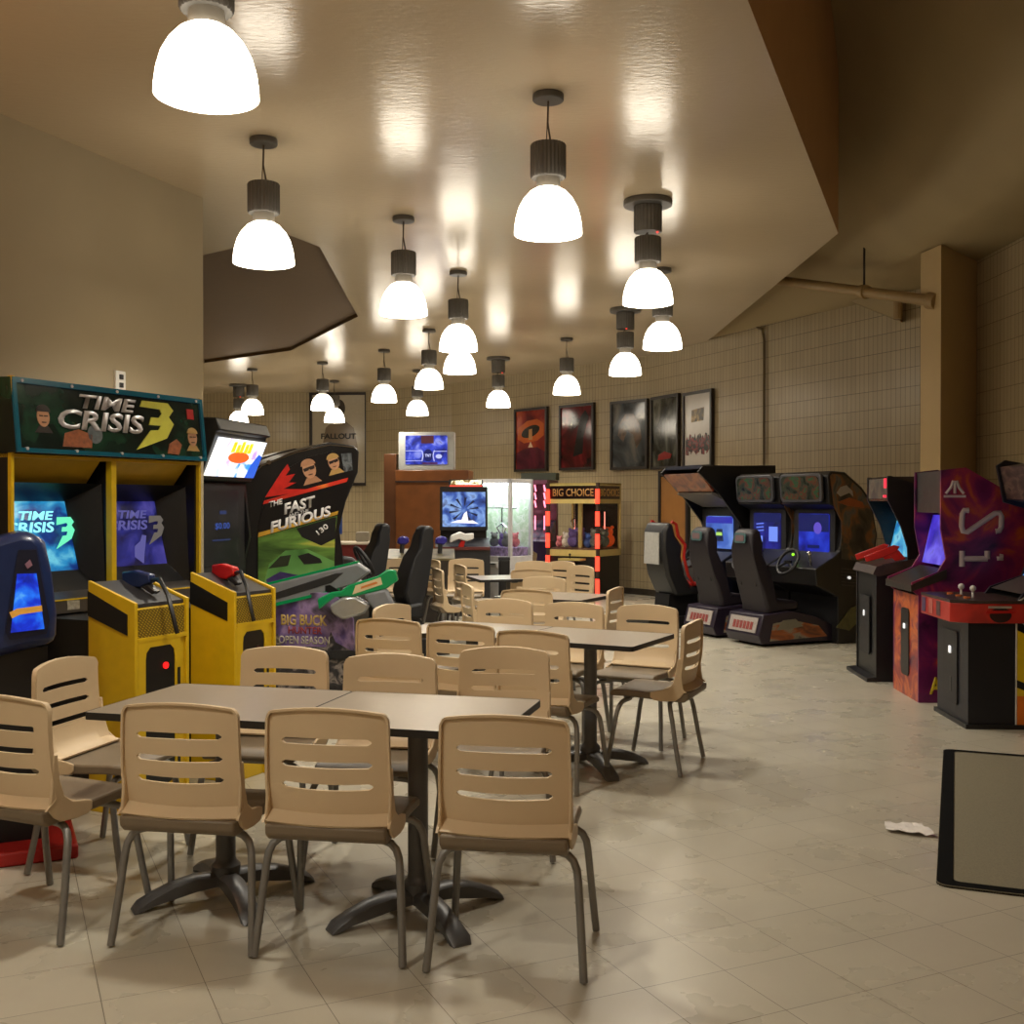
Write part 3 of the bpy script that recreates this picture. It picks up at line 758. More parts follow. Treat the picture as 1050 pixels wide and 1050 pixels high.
# the two gun consoles
MESHY = tile_mat('perforated_yellow_mesh', (200, 166, 30), (112, 90, 14), .018, .012, .004, .4, .8, rot=.6)
for ci, (x0, x1) in enumerate(((-.5465, -.1765), (.1685, .5235))):
    yf, yb = -.695, -.394
    m = MB()
    m.prism([(yf, 0), (yf, 1.02), (yb, 1.12), (yb, 0)], x0, x0 + .02, 'x'); m.prism([(yf, 0), (yf, 1.02), (yb, 1.12), (yb, 0)], x1 - .02, x1, 'x')
    m.prism([(yf + .012, 0), (yf + .012, .99), (yb, 1.085), (yb, 0)], x0 + .02, x1 - .02, 'x')
    cn = m.build('gun_console', YEL, t, bevel=.003)
    m = MB(); m.box(x0 + .04, x1 - .04, yb, .05, 0, .92); m.build('link_box', BLACK, t)
    m = MB(); m.flat((x0 - .001, 0, 0), -Y, Z, [(-yb, 1.07), (-yb, .95), (-yf - .045, .865), (-yf - .045, .965)], .003); m.build('side_stripe', BLACK, cn)
    m = MB(); m.prism([(yf + .02, .995), (yf + .02, 1.012), (yb, 1.11), (yb, 1.09)], x0 + .02, x1 - .02, 'x'); m.build('top_plate', M('dark_grey_plate', (66, 66, 68), .3, metal=.3), cn)
    m = MB(); m.flat((0, yf + .010, 0), X, Z, [(x0 + .03, .85), (x1 - .03, .85), (x1 - .03, .985), (x0 + .03, .985)], .004); m.build('speaker_mesh', MESHY, cn)
    m = MB(); m.flat((0, yf + .012, 0), X, Z, rrect(x0 + .02, x1 - .02, .83, .85, .006), .014)
    m.flat((0, yf + .012, 0), X, Z, [(x0 + .02, .0), (x0 + .07, 0), (x0 + .07, .74), (x0 + .075, .775), (x0 + .10, .80), (x1 - .13, .80), (x1 - .105, .775), (x1 - .10, .74), (x1 - .10, 0), (x1 - .06, 0), (x1 - .06, .83), (x0 + .02, .83)], .012)
    m.build('front_frame', YEL, cn)
    m = MB(); m.flat((0, yf + .011, 0), X, Z, rrect(x0 + .065, x1 - .095, .12, .805, .05), .006); dr = m.build('coin_door', M('black_coin_door', (18, 18, 19), .35), cn)
    m = MB(); m.flat((0, yf + .004, 0), X, Z, circ((x0 + x1) / 2 + .02, .70, .016), .008); m.build('coin_button', M('lit_red_button', (220, 30, 30), .3, emit=(255, 30, 30), es=1.5, var=0) if ci == 0 else M('unlit_red_button', (60, 18, 16), .4), dr)
    m = MB(); m.flat((0, yf + .004, 0), X, Z, [(x0 + .10, .50), (x1 - .12, .50), (x1 - .12, .53), (x0 + .10, .53)], .012)
    m.flat((0, yf + .004, 0), X, Z, rrect(x0 + .18, x0 + .2, .42, .43, .004), .012); m.build('coin_tray', M('dark_steel', (60, 60, 62), .4, metal=.6), dr)
    for z in (.15, .35, .55):
        m = MB(); m.flat((0, yf - .001, 0), X, Z, [(x1 - .085, z), (x1 - .068, z), (x1 - .068, z + .13), (x1 - .085, z + .13)], .003); m.build('slot', BLACK, cn)
def gun(name, label, mat, tow):
    g = thing(name, label, 'light gun', tow[0], tow[1], 'tethered light guns')
    m = MB(); m.prism([(-.11, .02), (-.11, .075), (-.02, .085), (.10, .07), (.11, .03), (.03, .0), (-.02, .0)], -.022, .022, 'x'); m.build('barrel', mat, g, bevel=.008)
    m = MB(); m.prism([(.03, .005), (.09, .02), (.15, -.015), (.12, -.03)], -.018, .018, 'x'); m.build('grip', DARK, g, bevel=.006)
    m = MB(); m.tube([(0, .1, .04), (.03, .2, .05), (.06, .3, -.02), (.07, .36, -.14), (.06, .37, -.2)], .011, 8); m.build('cord', BLACK, g)
    return g
def loc1(x, y, z): return o1 + c1 * x - n1 * y + Vector((0, 0, z))
gun('light_gun', 'dark blue light gun lying on the yellow console nearest the blue machine', BLUEP, (loc1(-.32, -.50, 1.075), yaw(n1) + PI * .95))
gun('light_gun', 'red light gun lying on the yellow console next to the hunting machine', RED, (loc1(.33, -.50, 1.075), yaw(n1) + PI * .9))

# ---- blue moulded machine by the left picture edge
t = thing('arcade_machine', 'dark blue moulded plastic machine with a glowing blue panel, cut by the picture edge', 'arcade machine', (-2.235, 4.72, 0), yaw(Vector((.43, -.90, 0))))
prof = [(-.36, .80), (-.35, 1.0), (-.30, 1.15), (-.20, 1.26), (-.06, 1.32), (.04, 1.355), (.11, 1.375), (.17, 1.37), (.21, 1.33), (.235, 1.20), (.255, 1.02), (.25, .90), (.1, .87), (-.1, .82)]
m = MB(); m.prism(prof, -.16, .22, 'y'); m.build('shell', BLUEP, t, bevel=.035)
m = MB(); m.flat((0, -.162, 0), X, Z, [(.105, 1.30), (.175, 1.30), (.225, 1.0), (.215, .945), (.07, .925), (.055, .96)], .006); fr = m.build('recess', M('deep_blue_recess', (14, 20, 44), .4), t)
m = MB(); m.flat((0, -.169, 0), X, Z, [(.10, 1.20), (.175, 1.20), (.205, .965), (.075, .955)], .004)
m.build('glowing_panel', art('glowing_blue_water', [(.25, (4, 10, 90)), (.45, (10, 50, 210)), (.6, (30, 120, 250)), (.72, (120, 210, 255)), (.8, (10, 30, 160))], 11, 6, es=1.0), fr)
m = MB(); m.flat((0, -.174, 0), X, Z, [(.07, 1.04), (.10, 1.055), (.195, 1.065), (.197, 1.04), (.11, 1.03), (.08, 1.015)], .006); m.build('gold_band', M('gold_emblem', (206, 150, 70), .35, emit=(220, 160, 60), es=.35), fr)
m = MB(); m.flat((0, -.169, 0), X, Z, [(.13, 1.24), (.15, 1.26), (.16, 1.235), (.14, 1.22)], .004); m.build('small_emblem', M('pink_emblem', (150, 110, 130), .4), fr)
m = MB(); m.box(-.30, .22, -.10, .2, .06, .88); m.build('pedestal', BLACK, t)
m = MB(); m.box(-.36, .33, -.26, .24, 0, .06); m.build('base', M('red_base_plate', (170, 30, 24), .45), t, bevel=.01)

# ---- hunting game cabinet with its rifle console
n2 = Vector((.98, -.2, 0)).normalized()
t = thing('arcade_cabinet', 'black hunting game cabinet with a bright tilted screen under a black hood', 'arcade cabinet', (-2.395, 9.20, 0), yaw(n2))
w2 = .48
m = MB(); m.box(-w2 + .04, w2 - .04, .06, .50, 0, 1.72); m.build('body', BLACK, t)
m = MB(); m.prism([(-.02, 1.68), (.08, 1.66), (.5, 1.66), (.5, 2.08), (.30, 2.19), (-.16, 2.17), (-.2, 2.07), (-.16, 2.06)], -w2, w2, 'x'); m.build('hood', BLACK, t, bevel=.01)
hO, hU = Vector((0, -.035, 1.715)), Vector((0, -.145, .34)).normalized()
m = MB(); m.flat(hO, X, hU, [(-w2 + .03, 0), (w2 - .03, 0), (w2 - .03, .33), (-w2 + .03, .33)], .01)
ts = m.build('topper_screen', art('bright_cartoon_picture', [(.3, (60, 150, 240)), (.42, (255, 255, 255)), (.55, (255, 250, 225)), (.64, (190, 150, 240)), (.75, (255, 240, 120))], 4.0, 3, es=1.5), t)
m = MB(); m.flat(hO, X, hU, circ(.02, .175, .19, .05), .014); m.build('orange_badge', M('orange_badge_ink', (220, 90, 30), .4, emit=(240, 100, 40), es=.9), ts)
m = MB()
for i, (hh, x) in enumerate(((.09, -.13), (.07, -.05), (.1, .02), (.08, .10), (.09, .17))): m.flat(hO, X, hU, [(x - .03, .215), (x + .03, .22), (x + .025, .22 + hh), (x - .025, .215 + hh)], .014)
m.build('yellow_banner', M('yellow_banner_ink', (230, 190, 30), .4, emit=(250, 210, 40), es=1.0), ts)
m = MB(); m.flat(hO, X, hU, [(.27, .0), (.45, 0), (.45, .2), (.38, .22), (.30, .12)], .013); m.build('blue_figure', M('blue_figure_ink', (40, 90, 200), .4, emit=(40, 100, 230), es=.8), ts)
m = MB(); m.flat((0, .055, 0), X, Z, [(-w2 + .05, .86), (w2 - .05, .86), (w2 - .05, 1.66), (-w2 + .05, 1.66)], .03); bz = m.build('monitor_bezel', DARK, t, bevel=.01)
m = MB(); m.flat((0, .022, 0), X, Z, [(-w2 + .1, .98), (w2 - .2, .98), (w2 - .2, 1.6), (-w2 + .1, 1.6)], .006); sc = m.build('screen', art('dim_game_screen', [(.3, (12, 12, 14)), (.55, (20, 20, 22)), (.66, (52, 48, 46)), (.72, (18, 18, 20))], 5, 5, es=.35), t)
text('$0.00', .26, .06, sc, M('dim_blue_text', (0, 0, 0), .4, emit=(70, 100, 190), es=.6, var=0), (-.02, .016, 1.30), X, Z, bold=.0)
m = MB()
m.flat((0, .014, 0), X, Z, [(-.07, 1.40), (.05, 1.40), (.05, 1.43), (-.07, 1.43)], .002); m.flat((0, .014, 0), X, Z, [(-.2, 1.18), (.12, 1.18), (.12, 1.192), (-.2, 1.192)], .002)
m.build('credit_line', M('dim_blue_line', (0, 0, 0), .4, emit=(60, 80, 140), es=.4, var=0), sc)
m = MB(); m.prism([(-.02, .80), (.06, .88), (.06, .72), (-.02, .72)], -w2 + .04, w2 - .04, 'x'); pn = m.build('front_panel', M('grey_blue_panel', (74, 78, 92), .4), t)
m = MB(); m.flat((0, -.022, .84), X, Vector((0, .7, .7)), [(-.28, -.06), (.12, -.06), (.12, .02), (-.28, .02)], .006); m.build('lit_plate', M('lilac_plate', (180, 160, 220), .4, emit=(170, 150, 230), es=.8), pn)
# side flange toward the driving cabinet
m = MB(); m.prism([(.04, 0), (.04, 1.0), (-.01, 1.2), (.04, 1.66), (.5, 1.66), (.5, 0)], w2 - .04, w2, 'x'); m.prism([(.04, 0), (.04, 1.0), (-.01, 1.2), (.04, 1.66), (.5, 1.66), (.5, 0)], -w2, -w2 + .04, 'x'); m.build('side_panel', BLACK, t)

# rifle console: side plate faces the tables
rc = thing('rifle_console', 'hunting console with a purple picture plate on its side, below the rifles', 'arcade console', (-1.56, 8.92, 0), yaw(n2))
PUR = art('dusk_mountain_print', [(.3, (44, 34, 60)), (.46, (92, 74, 130)), (.58, (150, 126, 170)), (.7, (60, 54, 62)), (.8, (120, 110, 120))], 4, 5, rough=.35)
m = MB(); m.prism([(-.30, 0), (-.30, .70), (-.36, .78), (-.22, .86), (.30, .74), (.34, .64), (.34, 0)], -.35, .35, 'x'); m.build('body', BLACK, rc)
m = MB(); m.flat((-.351, 0, 0), -Y, Z, [(.44, .0), (.42, .60), (.30, .76), (.22, .80), (-.25, .80), (-.36, .60), (-.33, .3), (-.3, 0)], .02); pl = m.build('picture_plate', PUR, rc, bevel=.004)
SR, SU = -Y, Z
GOLD = M('gold_lettering', (190, 160, 90), .4, var=.15, scale=50)
sx = -.372
text('BIG BUCK', .38, .085, pl, GOLD, (sx, -.02, .585), SR, SU, bold=.03)
text('HUNTER', .28, .055, pl, M('dark_red_lettering', (140, 44, 40), .4), (sx, -.03, .505), SR, SU, bold=.02)
text('OPEN SEASON', .42, .062, pl, M('pale_lettering', (172, 166, 150), .4), (sx, -.02, .43), SR, SU, bold=.02)
m = MB(); m.flat((sx + .001, 0, 0), SR, SU, [(-.32, .40), (-.26, .50), (-.24, .42), (-.2, .48), (-.17, .38), (.2, .38), (.24, .5), (.28, .42), (.40, .36), (.40, .0), (-.30, .0)], .002); m.build('forest_print', art('dark_forest_print', [(.35, (22, 24, 28)), (.52, (60, 56, 58)), (.62, (140, 130, 124)), (.7, (30, 30, 32))], 12, 4), pl)
m = MB(); m.box(-.52, -.36, -.66, -.50, .50, .56); m.box(-.40, -.34, -.66, -.24, .30, .36); m.box(-.44, -.36, -.66, -.56, .30, .52); m.build('rifle_rest', DARK, rc)
# rifles resting in the console
GRN = M('translucent_green_trim', (14, 120, 70), .25, emit=(10, 170, 90), es=.12)
GREYP = M('grey_moulded_plastic', (120, 122, 126), .42)
def rifle(label, loc, rz, pitch, trim, name='toy_rifle'):
    g = thing(name, label, 'toy rifle', loc, rz, 'rifles of the hunting game'); g.rotation_euler = (0, pitch, rz)
    m = MB(); m.prism([(-.50, -.02), (-.50, .13), (.28, .14), (.36, .05), (.20, -.02), (-.2, -.05)], -.06, .06, 'y'); m.build('fore_shell', GREYP, g, bevel=.015)
    m = MB(); m.prism([(-.5, .128), (.28, .138), (.28, .155), (-.5, .145)], -.055, .055, 'y'); m.build('top_trim', trim, g)
    m = MB(); m.prism([(-.48, .0), (.05, .035), (.16, .09), (.10, .10), (-.48, .05)], -.066, .066, 'y'); m.build('barrel_groove', DARK, g, bevel=.004)
    m = MB(); m.prism([(-.5, -.03), (-.5, .14), (-.53, .14), (-.53, -.05)], -.07, .07, 'y'); m.build('muzzle_plate', DARK, g)
    m = MB(); m.prism([(-.48, -.045), (.1, -.04), (.1, -.02), (-.48, -.018)], -.062, .062, 'y'); m.build('lower_trim', trim, g)
    return g
def stock(label, loc, rz, pitch, trim):
    g = thing('toy_rifle', label, 'toy rifle', loc, rz, 'rifles of the hunting game'); g.rotation_euler = (0, pitch, rz)
    m = MB(); m.prism([(-.28, -.05), (-.27, .03), (-.16, .055), (-.08, .045), (-.02, .075), (.22, .09), (.30, .12), (.36, .10), (.36, .02), (.26, -.02), (.02, -.02), (-.06, .0), (-.14, .01)], -.04, .04, 'y'); m.build('body', trim, g, bevel=.012)
    m = MB(); m.prism([(.0, .0), (.24, .02), (.24, .075), (.04, .06)], -.044, .044, 'y'); lb = m.build('side_label', M('cream_label', (206, 190, 150), .4), g)
    m = MB(); m.prism([(.07, .025), (.21, .035), (.20, .052), (.08, .042)], -.046, .046, 'y'); m.build('orange_mark', M('orange_mark_ink', (196, 116, 50), .4), lb)
    m = MB(); m.prism([(-.19, -.10), (-.19, -.04), (-.08, .0), (.02, -.02), (.11, -.11), (.05, -.165), (-.12, -.17)], -.045, .045, 'y'); m.build('guard', M('silver_guard', (172, 172, 172), .25, metal=.5), g, bevel=.02)
    m = MB(); m.prism([(.08, -.02), (.26, -.02), (.30, -.22), (.16, -.24)], -.05, .05, 'y'); m.build('holster', GREYP, g, bevel=.02)
    return g
ra = math.atan2(-.02, 1)
rifle('grey toy rifle shell with a bright green top strip leaning in the hunting console', (-1.44, 8.60, .83), ra, math.radians(-13), GRN)
stock('green toy rifle with a cream side label resting before the grey one', (-1.21, 8.40, .80), ra, math.radians(-14), GRN)

# ---- driving cabinets with the big printed side
n3 = Vector((.907, .42, 0)).normalized()
SHELL = [(.50, 2.03), (.27, 2.06), (-.10, 1.95), (-.43, 1.81), (-.70, 1.57), (-.82, 1.38), (-.84, 1.1), (-.80, .5), (-.75, .0), (.45, .0), (.42, .6), (.40, .95), (.36, 1.25), (.42, 1.50), (.54, 1.78), (.55, 1.98)]
PANEL = [(.50, 1.985), (.31, 1.98), (.04, 1.91), (-.18, 1.78), (-.33, 1.55), (-.39, 1.30), (-.40, .8), (-.38, .12), (.30, .12), (.30, .72), (.31, 1.20), (.36, 1.45), (.49, 1.75)]
def seat_parts(t, sc_, y0, x0, mat, trim, s=-1, mirror=1):
    m = MB(); pr = [(-.02, .42), (.06, .40), (.10, .55), (.13, .80), (.19, 1.08), (.22, 1.22), (.18, 1.27), (.10, 1.26), (.06, 1.16), (.04, 1.05), (-.02, .95), (-.08, .80), (-.13, .62), (-.10, .50)]
    m.prism([(y0 - p * mirror, q) for p, q in pr], x0 - .20, x0 + .20, 'x')
    m.v = [Vector((x0 + (p.x - x0) * (.58 if p.z > 1.07 else .8 if p.z > 1.0 else 1.0), p.y, p.z)) for p in m.v]
    b = m.build('seat_back', mat, t, bevel=.03)
    m = MB(); m.prism([(y0 - p * mirror, q) for p, q in [(-.45, .36), (-.42, .52), (-.10, .50), (.06, .52), (.06, .36)]], x0 - .24, x0 + .24, 'x'); m.build('seat_cushion', mat, t, bevel=.03)
    m = MB(); m.prism([(y0 - p * mirror, q) for p, q in [(-.2, .0), (-.2, .36), (.02, .38), (.10, .28), (.10, 0)]], x0 - .15, x0 + .15, 'x'); m.build('seat_base', trim, t)
    return b
def racer_left(label, loc):
    t = thing('driving_cabinet', label, 'arcade cabinet', loc, yaw(n3), 'paired driving cabinets')
    m = MB(); m.prism([(-s, z) for s, z in SHELL], -.40, .40, 'x'); m.build('shell', M('black_gloss_shell', (22, 21, 21), .3), t, bevel=.012)
    R, U = -Y, Z; xn = -.401
    m = MB(); m.flat((xn, 0, 0), R, U, PANEL, .012); pn = m.build('side_art', M('black_print', (20, 18, 19), .28), t)
    xo = xn - .013
    def deco(name, pts, mat, lift=.002): 
        g = MB(); g.flat((xo, 0, 0), R, U, pts, lift); return g.build(name, mat, pn, smooth=0)
    deco('red_flame', [(-.335, 1.545), (-.19, 1.77), (-.13, 1.85), (-.11, 1.80), (-.15, 1.74), (-.06, 1.76), (-.12, 1.68), (-.05, 1.68), (-.17, 1.62), (.05, 1.62), (-.1, 1.58)], M('red_flame_ink', (196, 40, 32), .3, var=.15))
    deco('orange_stripe', [(-.345, 1.515), (.44, 1.73), (.425, 1.69), (-.355, 1.48)], art('red_orange_ink', [(.3, (190, 34, 30)), (.6, (206, 60, 40)), (.75, (222, 140, 60))], 2.5, 2))
    deco('yellow_stripe', [(-.395, 1.225), (.345, 1.42), (.335, 1.385), (-.4, 1.185)], M('yellow_red_ink', (196, 150, 50), .3, var=.35, scale=5))
    CARG = art('green_speed_print', [(.30, (30, 40, 24)), (.42, (64, 92, 40)), (.55, (104, 142, 62)), (.64, (176, 176, 74)), (.76, (60, 84, 36))], 2.2, 4, stretch=(1, .6, 2.4), rough=.3)
    deco('green_print', [(-.398, 1.18), (.335, 1.375), (.312, 1.2), (.30, .72), (.30, .30), (-.385, .55), (-.4, .8)], CARG)
    deco('speed_dial', [(-.05, 1.26), (.30, 1.36), (.325, 1.36), (.31, 1.16), (.18, 1.10), (.0, 1.18)], BLACK, .003)
    deco('printed_car', [(-.36, .72), (-.30, .94), (-.15, 1.06), (.05, 1.07), (.20, 1.0), (.305, .95), (.30, .74), (.1, .66), (-.1, .62)], art('car_green_print', [(.35, (62, 104, 50)), (.5, (92, 144, 74)), (.65, (136, 176, 112))], 2.6, 2), .004)
    deco('car_window', [(-.04, 1.01), (.06, 1.035), (.17, .98), (.19, .94), (.02, .93)], BLACK, .006)
    deco('car_window', [(-.31, .90), (-.20, 1.01), (-.10, 1.02), (-.13, .92)], M('dark_olive_ink', (44, 50, 34), .3), .006)
    deco('car_lamp', [(.06, .84), (.13, .87), (.29, .88), (.29, .815), (.10, .80)], M('orange_brown_ink', (130, 62, 30), .3, var=.3, scale=20), .006)
    deco('purple_blur', [(-.33, .80), (-.2, .87), (-.02, .83), (-.05, .73), (-.2, .69), (-.3, .72)], M('purple_blur_ink', (62, 48, 96), .3, var=.25, scale=14), .006)
    deco('yellow_edge', [(-.38, .50), (-.30, .48), (.10, .14), (.0, .12), (-.30, .35)], M('lime_yellow_ink', (180, 190, 50), .3), .006)
    bR = Vector((0, -.966, .259)); bU = Vector((0, .259, .966)).normalized(); bU = (Z - bR * Z.dot(bR)).normalized()
    def bp(s, z): return Vector((xo, -s, z))
    text('THE', .13, .05, pn, WHT, bp(-.235, 1.495), bR, bU, shear=.3, bold=.03)
    text('FAST', .32, .10, pn, WHT, bp(-.02, 1.475), bR, bU, shear=.3, bold=.04)
    text('AND THE', .2, .03, pn, WHT, bp(-.03, 1.40), bR, bU, shear=.3, bold=.0)
    text('FURIOUS', .60, .10, pn, WHT, bp(-.01, 1.345), bR, bU, shear=.3, bold=.04)
    text('130', .12, .05, pn, WHT, bp(.19, 1.25), Vector((0, -.8, .6)), Vector((0, .6, .8)), bold=.02, t=.006)
    face(pn, bp(.07, 1.80), bR, bU, .10, M('shaved_head', (176, 128, 94), .4), shades=True)
    face(pn, bp(.30, 1.87), bR, bU, .085, HAIRB, shades=True)
    deco('chrome_print', [(.37, 1.95), (.47, 1.96), (.48, 1.80), (.40, 1.78)], art('chrome_print', [(.35, (40, 42, 44)), (.55, (110, 116, 120)), (.7, (60, 60, 64))], 14, 3), .005)
    m = MB(); m.flat((xn, 0, 0), R, U, circ(-.30, 1.88 - .02, .02), .02); m.build('lock', CHROME, t)
    # thin silver line round the arch
    m = MB(); m.tube([(xn - .004, -s, z) for s, z in [(-.74, 1.42), (-.62, 1.60), (-.36, 1.83), (-.05, 1.955), (.27, 2.03), (.5, 2.01)]], .006, 6); m.build('arch_trim', CHROME, t)
    m = MB(); m.prism([(-.40, .62), (-.40, 1.0), (-.52, .98), (-.66, .86), (-.66, .70)], -.30, .30, 'x'); m.build('dashboard', DARK, t, bevel=.03)
    m = MB(); cw = Vector((0, -.72, .92)); wN = Vector((0, -.85, .5)).normalized(); wU = Vector((0, .5, .85)).normalized()
    m.tube([cw + X * .16 * math.cos(a) + wU * .16 * math.sin(a) for a in [2 * PI * i / 24 for i in range(25)]], .018, 8)
    for a in (PI / 2 + 2.1, PI / 2 - 2.1, PI / 2): m.tube([cw, cw + X * .16 * math.cos(a) + wU * .16 * math.sin(a)], .014, 6)
    m.build('steering_wheel', DARK, t)
    m = MB(); m.box(-.3, .3, -1.5, -.3, 0, .16); m.build('floor_base', BLACK, t)
    m = MB(); m.flat((0, -.405, 0), X, Z, [(-.3, 1.2), (.3, 1.2), (.3, 1.6), (-.3, 1.6)], .01); m.build('screen', art('dim_race_screen', [(.3, (20, 30, 60)), (.6, (60, 90, 150))], 4, 3, es=.4), t)
    seat_parts(t, 1, -1.20, 0.0, M('black_seat_shell', (22, 22, 24), .5), DARK)
    return t
r1 = racer_left('driving cabinet with the large green car printed on its side, in front of its twin', (-2.10, 10.47, 0))
dup(r1, Vector((-2.10, 10.47, 0)) + Vector((-.42, .907, 0)) * 1.35, yaw(n3), 'driving cabinet mostly hidden behind its printed twin, its black top bumps showing')
# ------------------------------------------------------------------ back of the room
# tall framed poster on the back wall
FRAME = M('dark_poster_frame', (34, 26, 22), .35)
def poster(label, px0, px1, y0, y1, a, b, mat, fw=.045):
    p0, p1 = on_wall(px0, a, b, .03), on_wall(px1, a, b, .03)
    d = p1 - p0; w = d.length; c = (p0 + p1) / 2
    zt = EYE + (515 - y0) * c.y / FP; zb = EYE + (515 - y1) * c.y / FP; h = zt - zb
    t = thing('framed_poster', label, 'poster', (c.x, c.y, zb), math.atan2(d.y, d.x), 'framed film posters')
    m = MB()
    o = [(-w / 2, 0), (w / 2, 0), (w / 2, h), (-w / 2, h)]; i = [(-w / 2 + fw, fw), (w / 2 - fw, fw), (w / 2 - fw, h - fw), (-w / 2 + fw, h - fw)]
    pts = [(x, -.035, z) for x, z in o] + [(x, -.035, z) for x, z in i] + [(x, .02, z) for x, z in o] + [(x, -.012, z) for x, z in i]
    fs = []
    for k in range(4):
        j = (k + 1) % 4
        fs += [(k, j, 4 + j, 4 + k), (k, j, 8 + j, 8 + k), (4 + k, 4 + j, 12 + j, 12 + k)]
    m.faces(pts, fs); m.build('frame', FRAME, t, smooth=0)
    m = MB(); m.box(-w / 2 + fw * .6, w / 2 - fw * .6, -.012, .015, fw * .6, h - fw * .6); pr = m.build('print', mat, t, smooth=0)
    def deco(name, pts, mt, lift=.003):
        g = MB(); g.flat((0, -.0125, 0), X, Z, [(x * w, z * h) for x, z in pts], lift); return g.build(name, mt, pr, smooth=0)
    return t, pr, deco, w, h
GL = .16
t, pr, deco, w, h = poster('tall framed poster with a dark standing figure on pale paper, on the back wall', 318, 377.5, 402.5, 498, B0, B1, M('pale_poster_paper', (176, 166, 146), GL, var=.03), .06)
FIG = M('grey_brown_figure', (126, 112, 94), GL, var=.08, scale=3)
deco('figure_print', [(-.28, .02), (-.27, .45), (-.22, .62), (-.08, .70), (-.07, .76), (.0, .72), (.09, .76), (.10, .70), (.26, .62), (.33, .42), (.34, .25), (.28, .24), (.27, .02)], FIG)
deco('figure_head', circ(.01, .83, .105, .095), M('dark_grey_figure', (66, 60, 54), GL), .004)
text('FALLOUT', w * .60, h * .06, pr, M('dark_lettering', (26, 22, 18), .3), (0.0, -.0165, h * .53), X, Z, bold=.03)
P1 = art('orange_red_poster', [(.35, (92, 28, 30)), (.5, (146, 48, 38)), (.62, (180, 80, 46)), (.72, (124, 36, 42))], 1.6, 3, rough=GL)
t, pr, deco, w, h = poster('orange and red framed poster, the first one above the claw machines', 529.5, 563, 418.5, 483.5, B2, B3, P1)
deco('lower_print', [(-.43, .04), (.43, .04), (.43, .30), (.2, .38), (-.2, .36), (-.43, .30)], art('plum_print', [(.35, (60, 24, 40)), (.55, (104, 40, 56)), (.7, (80, 30, 44))], 2, 3, rough=GL), .002)
OG = M('orange_print', (196, 96, 44), GL)
deco('orange_glow', [(-.40, .52), (-.38, .70), (-.1, .80), (.2, .82), (.40, .74), (.40, .56), (.2, .48), (-.2, .45)], OG, .003)
deco('dark_disc', [(.36 * .8 * math.cos(q) * math.cos(.3) - .10 * math.sin(q) * math.sin(.3), .63 + .085 * math.sin(q) + .05 * math.cos(q)) for q in [2 * PI * k / 24 for k in range(24)]], M('dark_olive_print', (44, 36, 28), GL), .005)
deco('pale_bar', [(-.05, .66), (.05, .67), (.06, .50), (-.06, .50)], M('tan_print', (190, 140, 90), GL), .0065)
deco('white_glint', [(0, .47), (.07, .38), (-.07, .38)], M('cream_print', (226, 200, 170), GL), .005)
P2 = art('dark_red_poster', [(.35, (34, 22, 22)), (.48, (84, 24, 28)), (.6, (126, 40, 44)), (.7, (60, 40, 38))], 1.8, 4, rough=.1)
t, pr, deco, w, h = poster('dark red framed poster, second above the claw machines', 575.5, 611, 414.5, 482, B2, B3, P2)
deco('dark_figure_print', [(-.1, .2), (.0, .5), (.12, .8), (.25, .9), (.35, .8), (.2, .5), (.18, .25)], M('charcoal_print', (40, 38, 38), .1), .003)
P3 = art('grey_blue_poster', [(.35, (34, 38, 42)), (.48, (78, 84, 90)), (.58, (118, 116, 112)), (.68, (58, 58, 62))], 1.6, 4, rough=.1)
t, pr, deco, w, h = poster('grey blue framed poster, third above the claw machines', 628, 666, 410.5, 481.5, B2, B3, P3)
deco('pale_swirl', [(-.3, .50), (-.26, .66), (-.1, .80), (.12, .80), (.3, .64), (.34, .42), (.2, .30), (.12, .5), (-.05, .56), (-.15, .40)], art('brown_swirl', [(.35, (50, 50, 50)), (.55, (116, 98, 88)), (.7, (80, 84, 88))], 4, 4, rough=.1), .003)
P4 = art('dark_olive_poster', [(.35, (26, 28, 26)), (.5, (62, 64, 58)), (.62, (110, 112, 104)), (.7, (44, 44, 40))], 2.0, 4, rough=.12, stretch=(1.5, 1, .8))
t, pr, deco, w, h = poster('narrow dark olive framed poster just past the bend of the wall', 670, 698.5, 405.5, 481, B3, B4, P4)
deco('red_mark', [(-.25, .12), (.2, .14), (.25, .2), (.0, .24), (-.22, .2)], M('red_print', (140, 34, 32), .2), .003)
P5 = M('white_poster_paper', (196, 192, 186), .2, var=.03)
t, pr, deco, w, h = poster('white framed poster with small printed figures, last before the driving cabinets', 703, 733, 401, 480, B3, B4, P5)
deco('picture_box', [(-.22, .60), (.2, .61), (.22, .78), (-.2, .76)], art('brown_gold_print', [(.4, (70, 62, 40)), (.55, (150, 120, 60)), (.65, (220, 200, 150))], 6, 3), .003)
CR = art('red_black_print', [(.40, (40, 36, 36)), (.5, (130, 40, 44)), (.6, (90, 84, 84))], 16, 3, const=True)
for i in range(9):
    a = -.36 + .09 * i
    deco('crowd_print', [(a - .05, .18 + .05 * (i % 2)), (a + .06, .17 + .04 * (i % 3)), (a + .05, .36 + .04 * ((i * 2) % 3)), (a, .42 + .03 * (i % 2)), (a - .05, .36)], CR, .002 + .0004 * i)

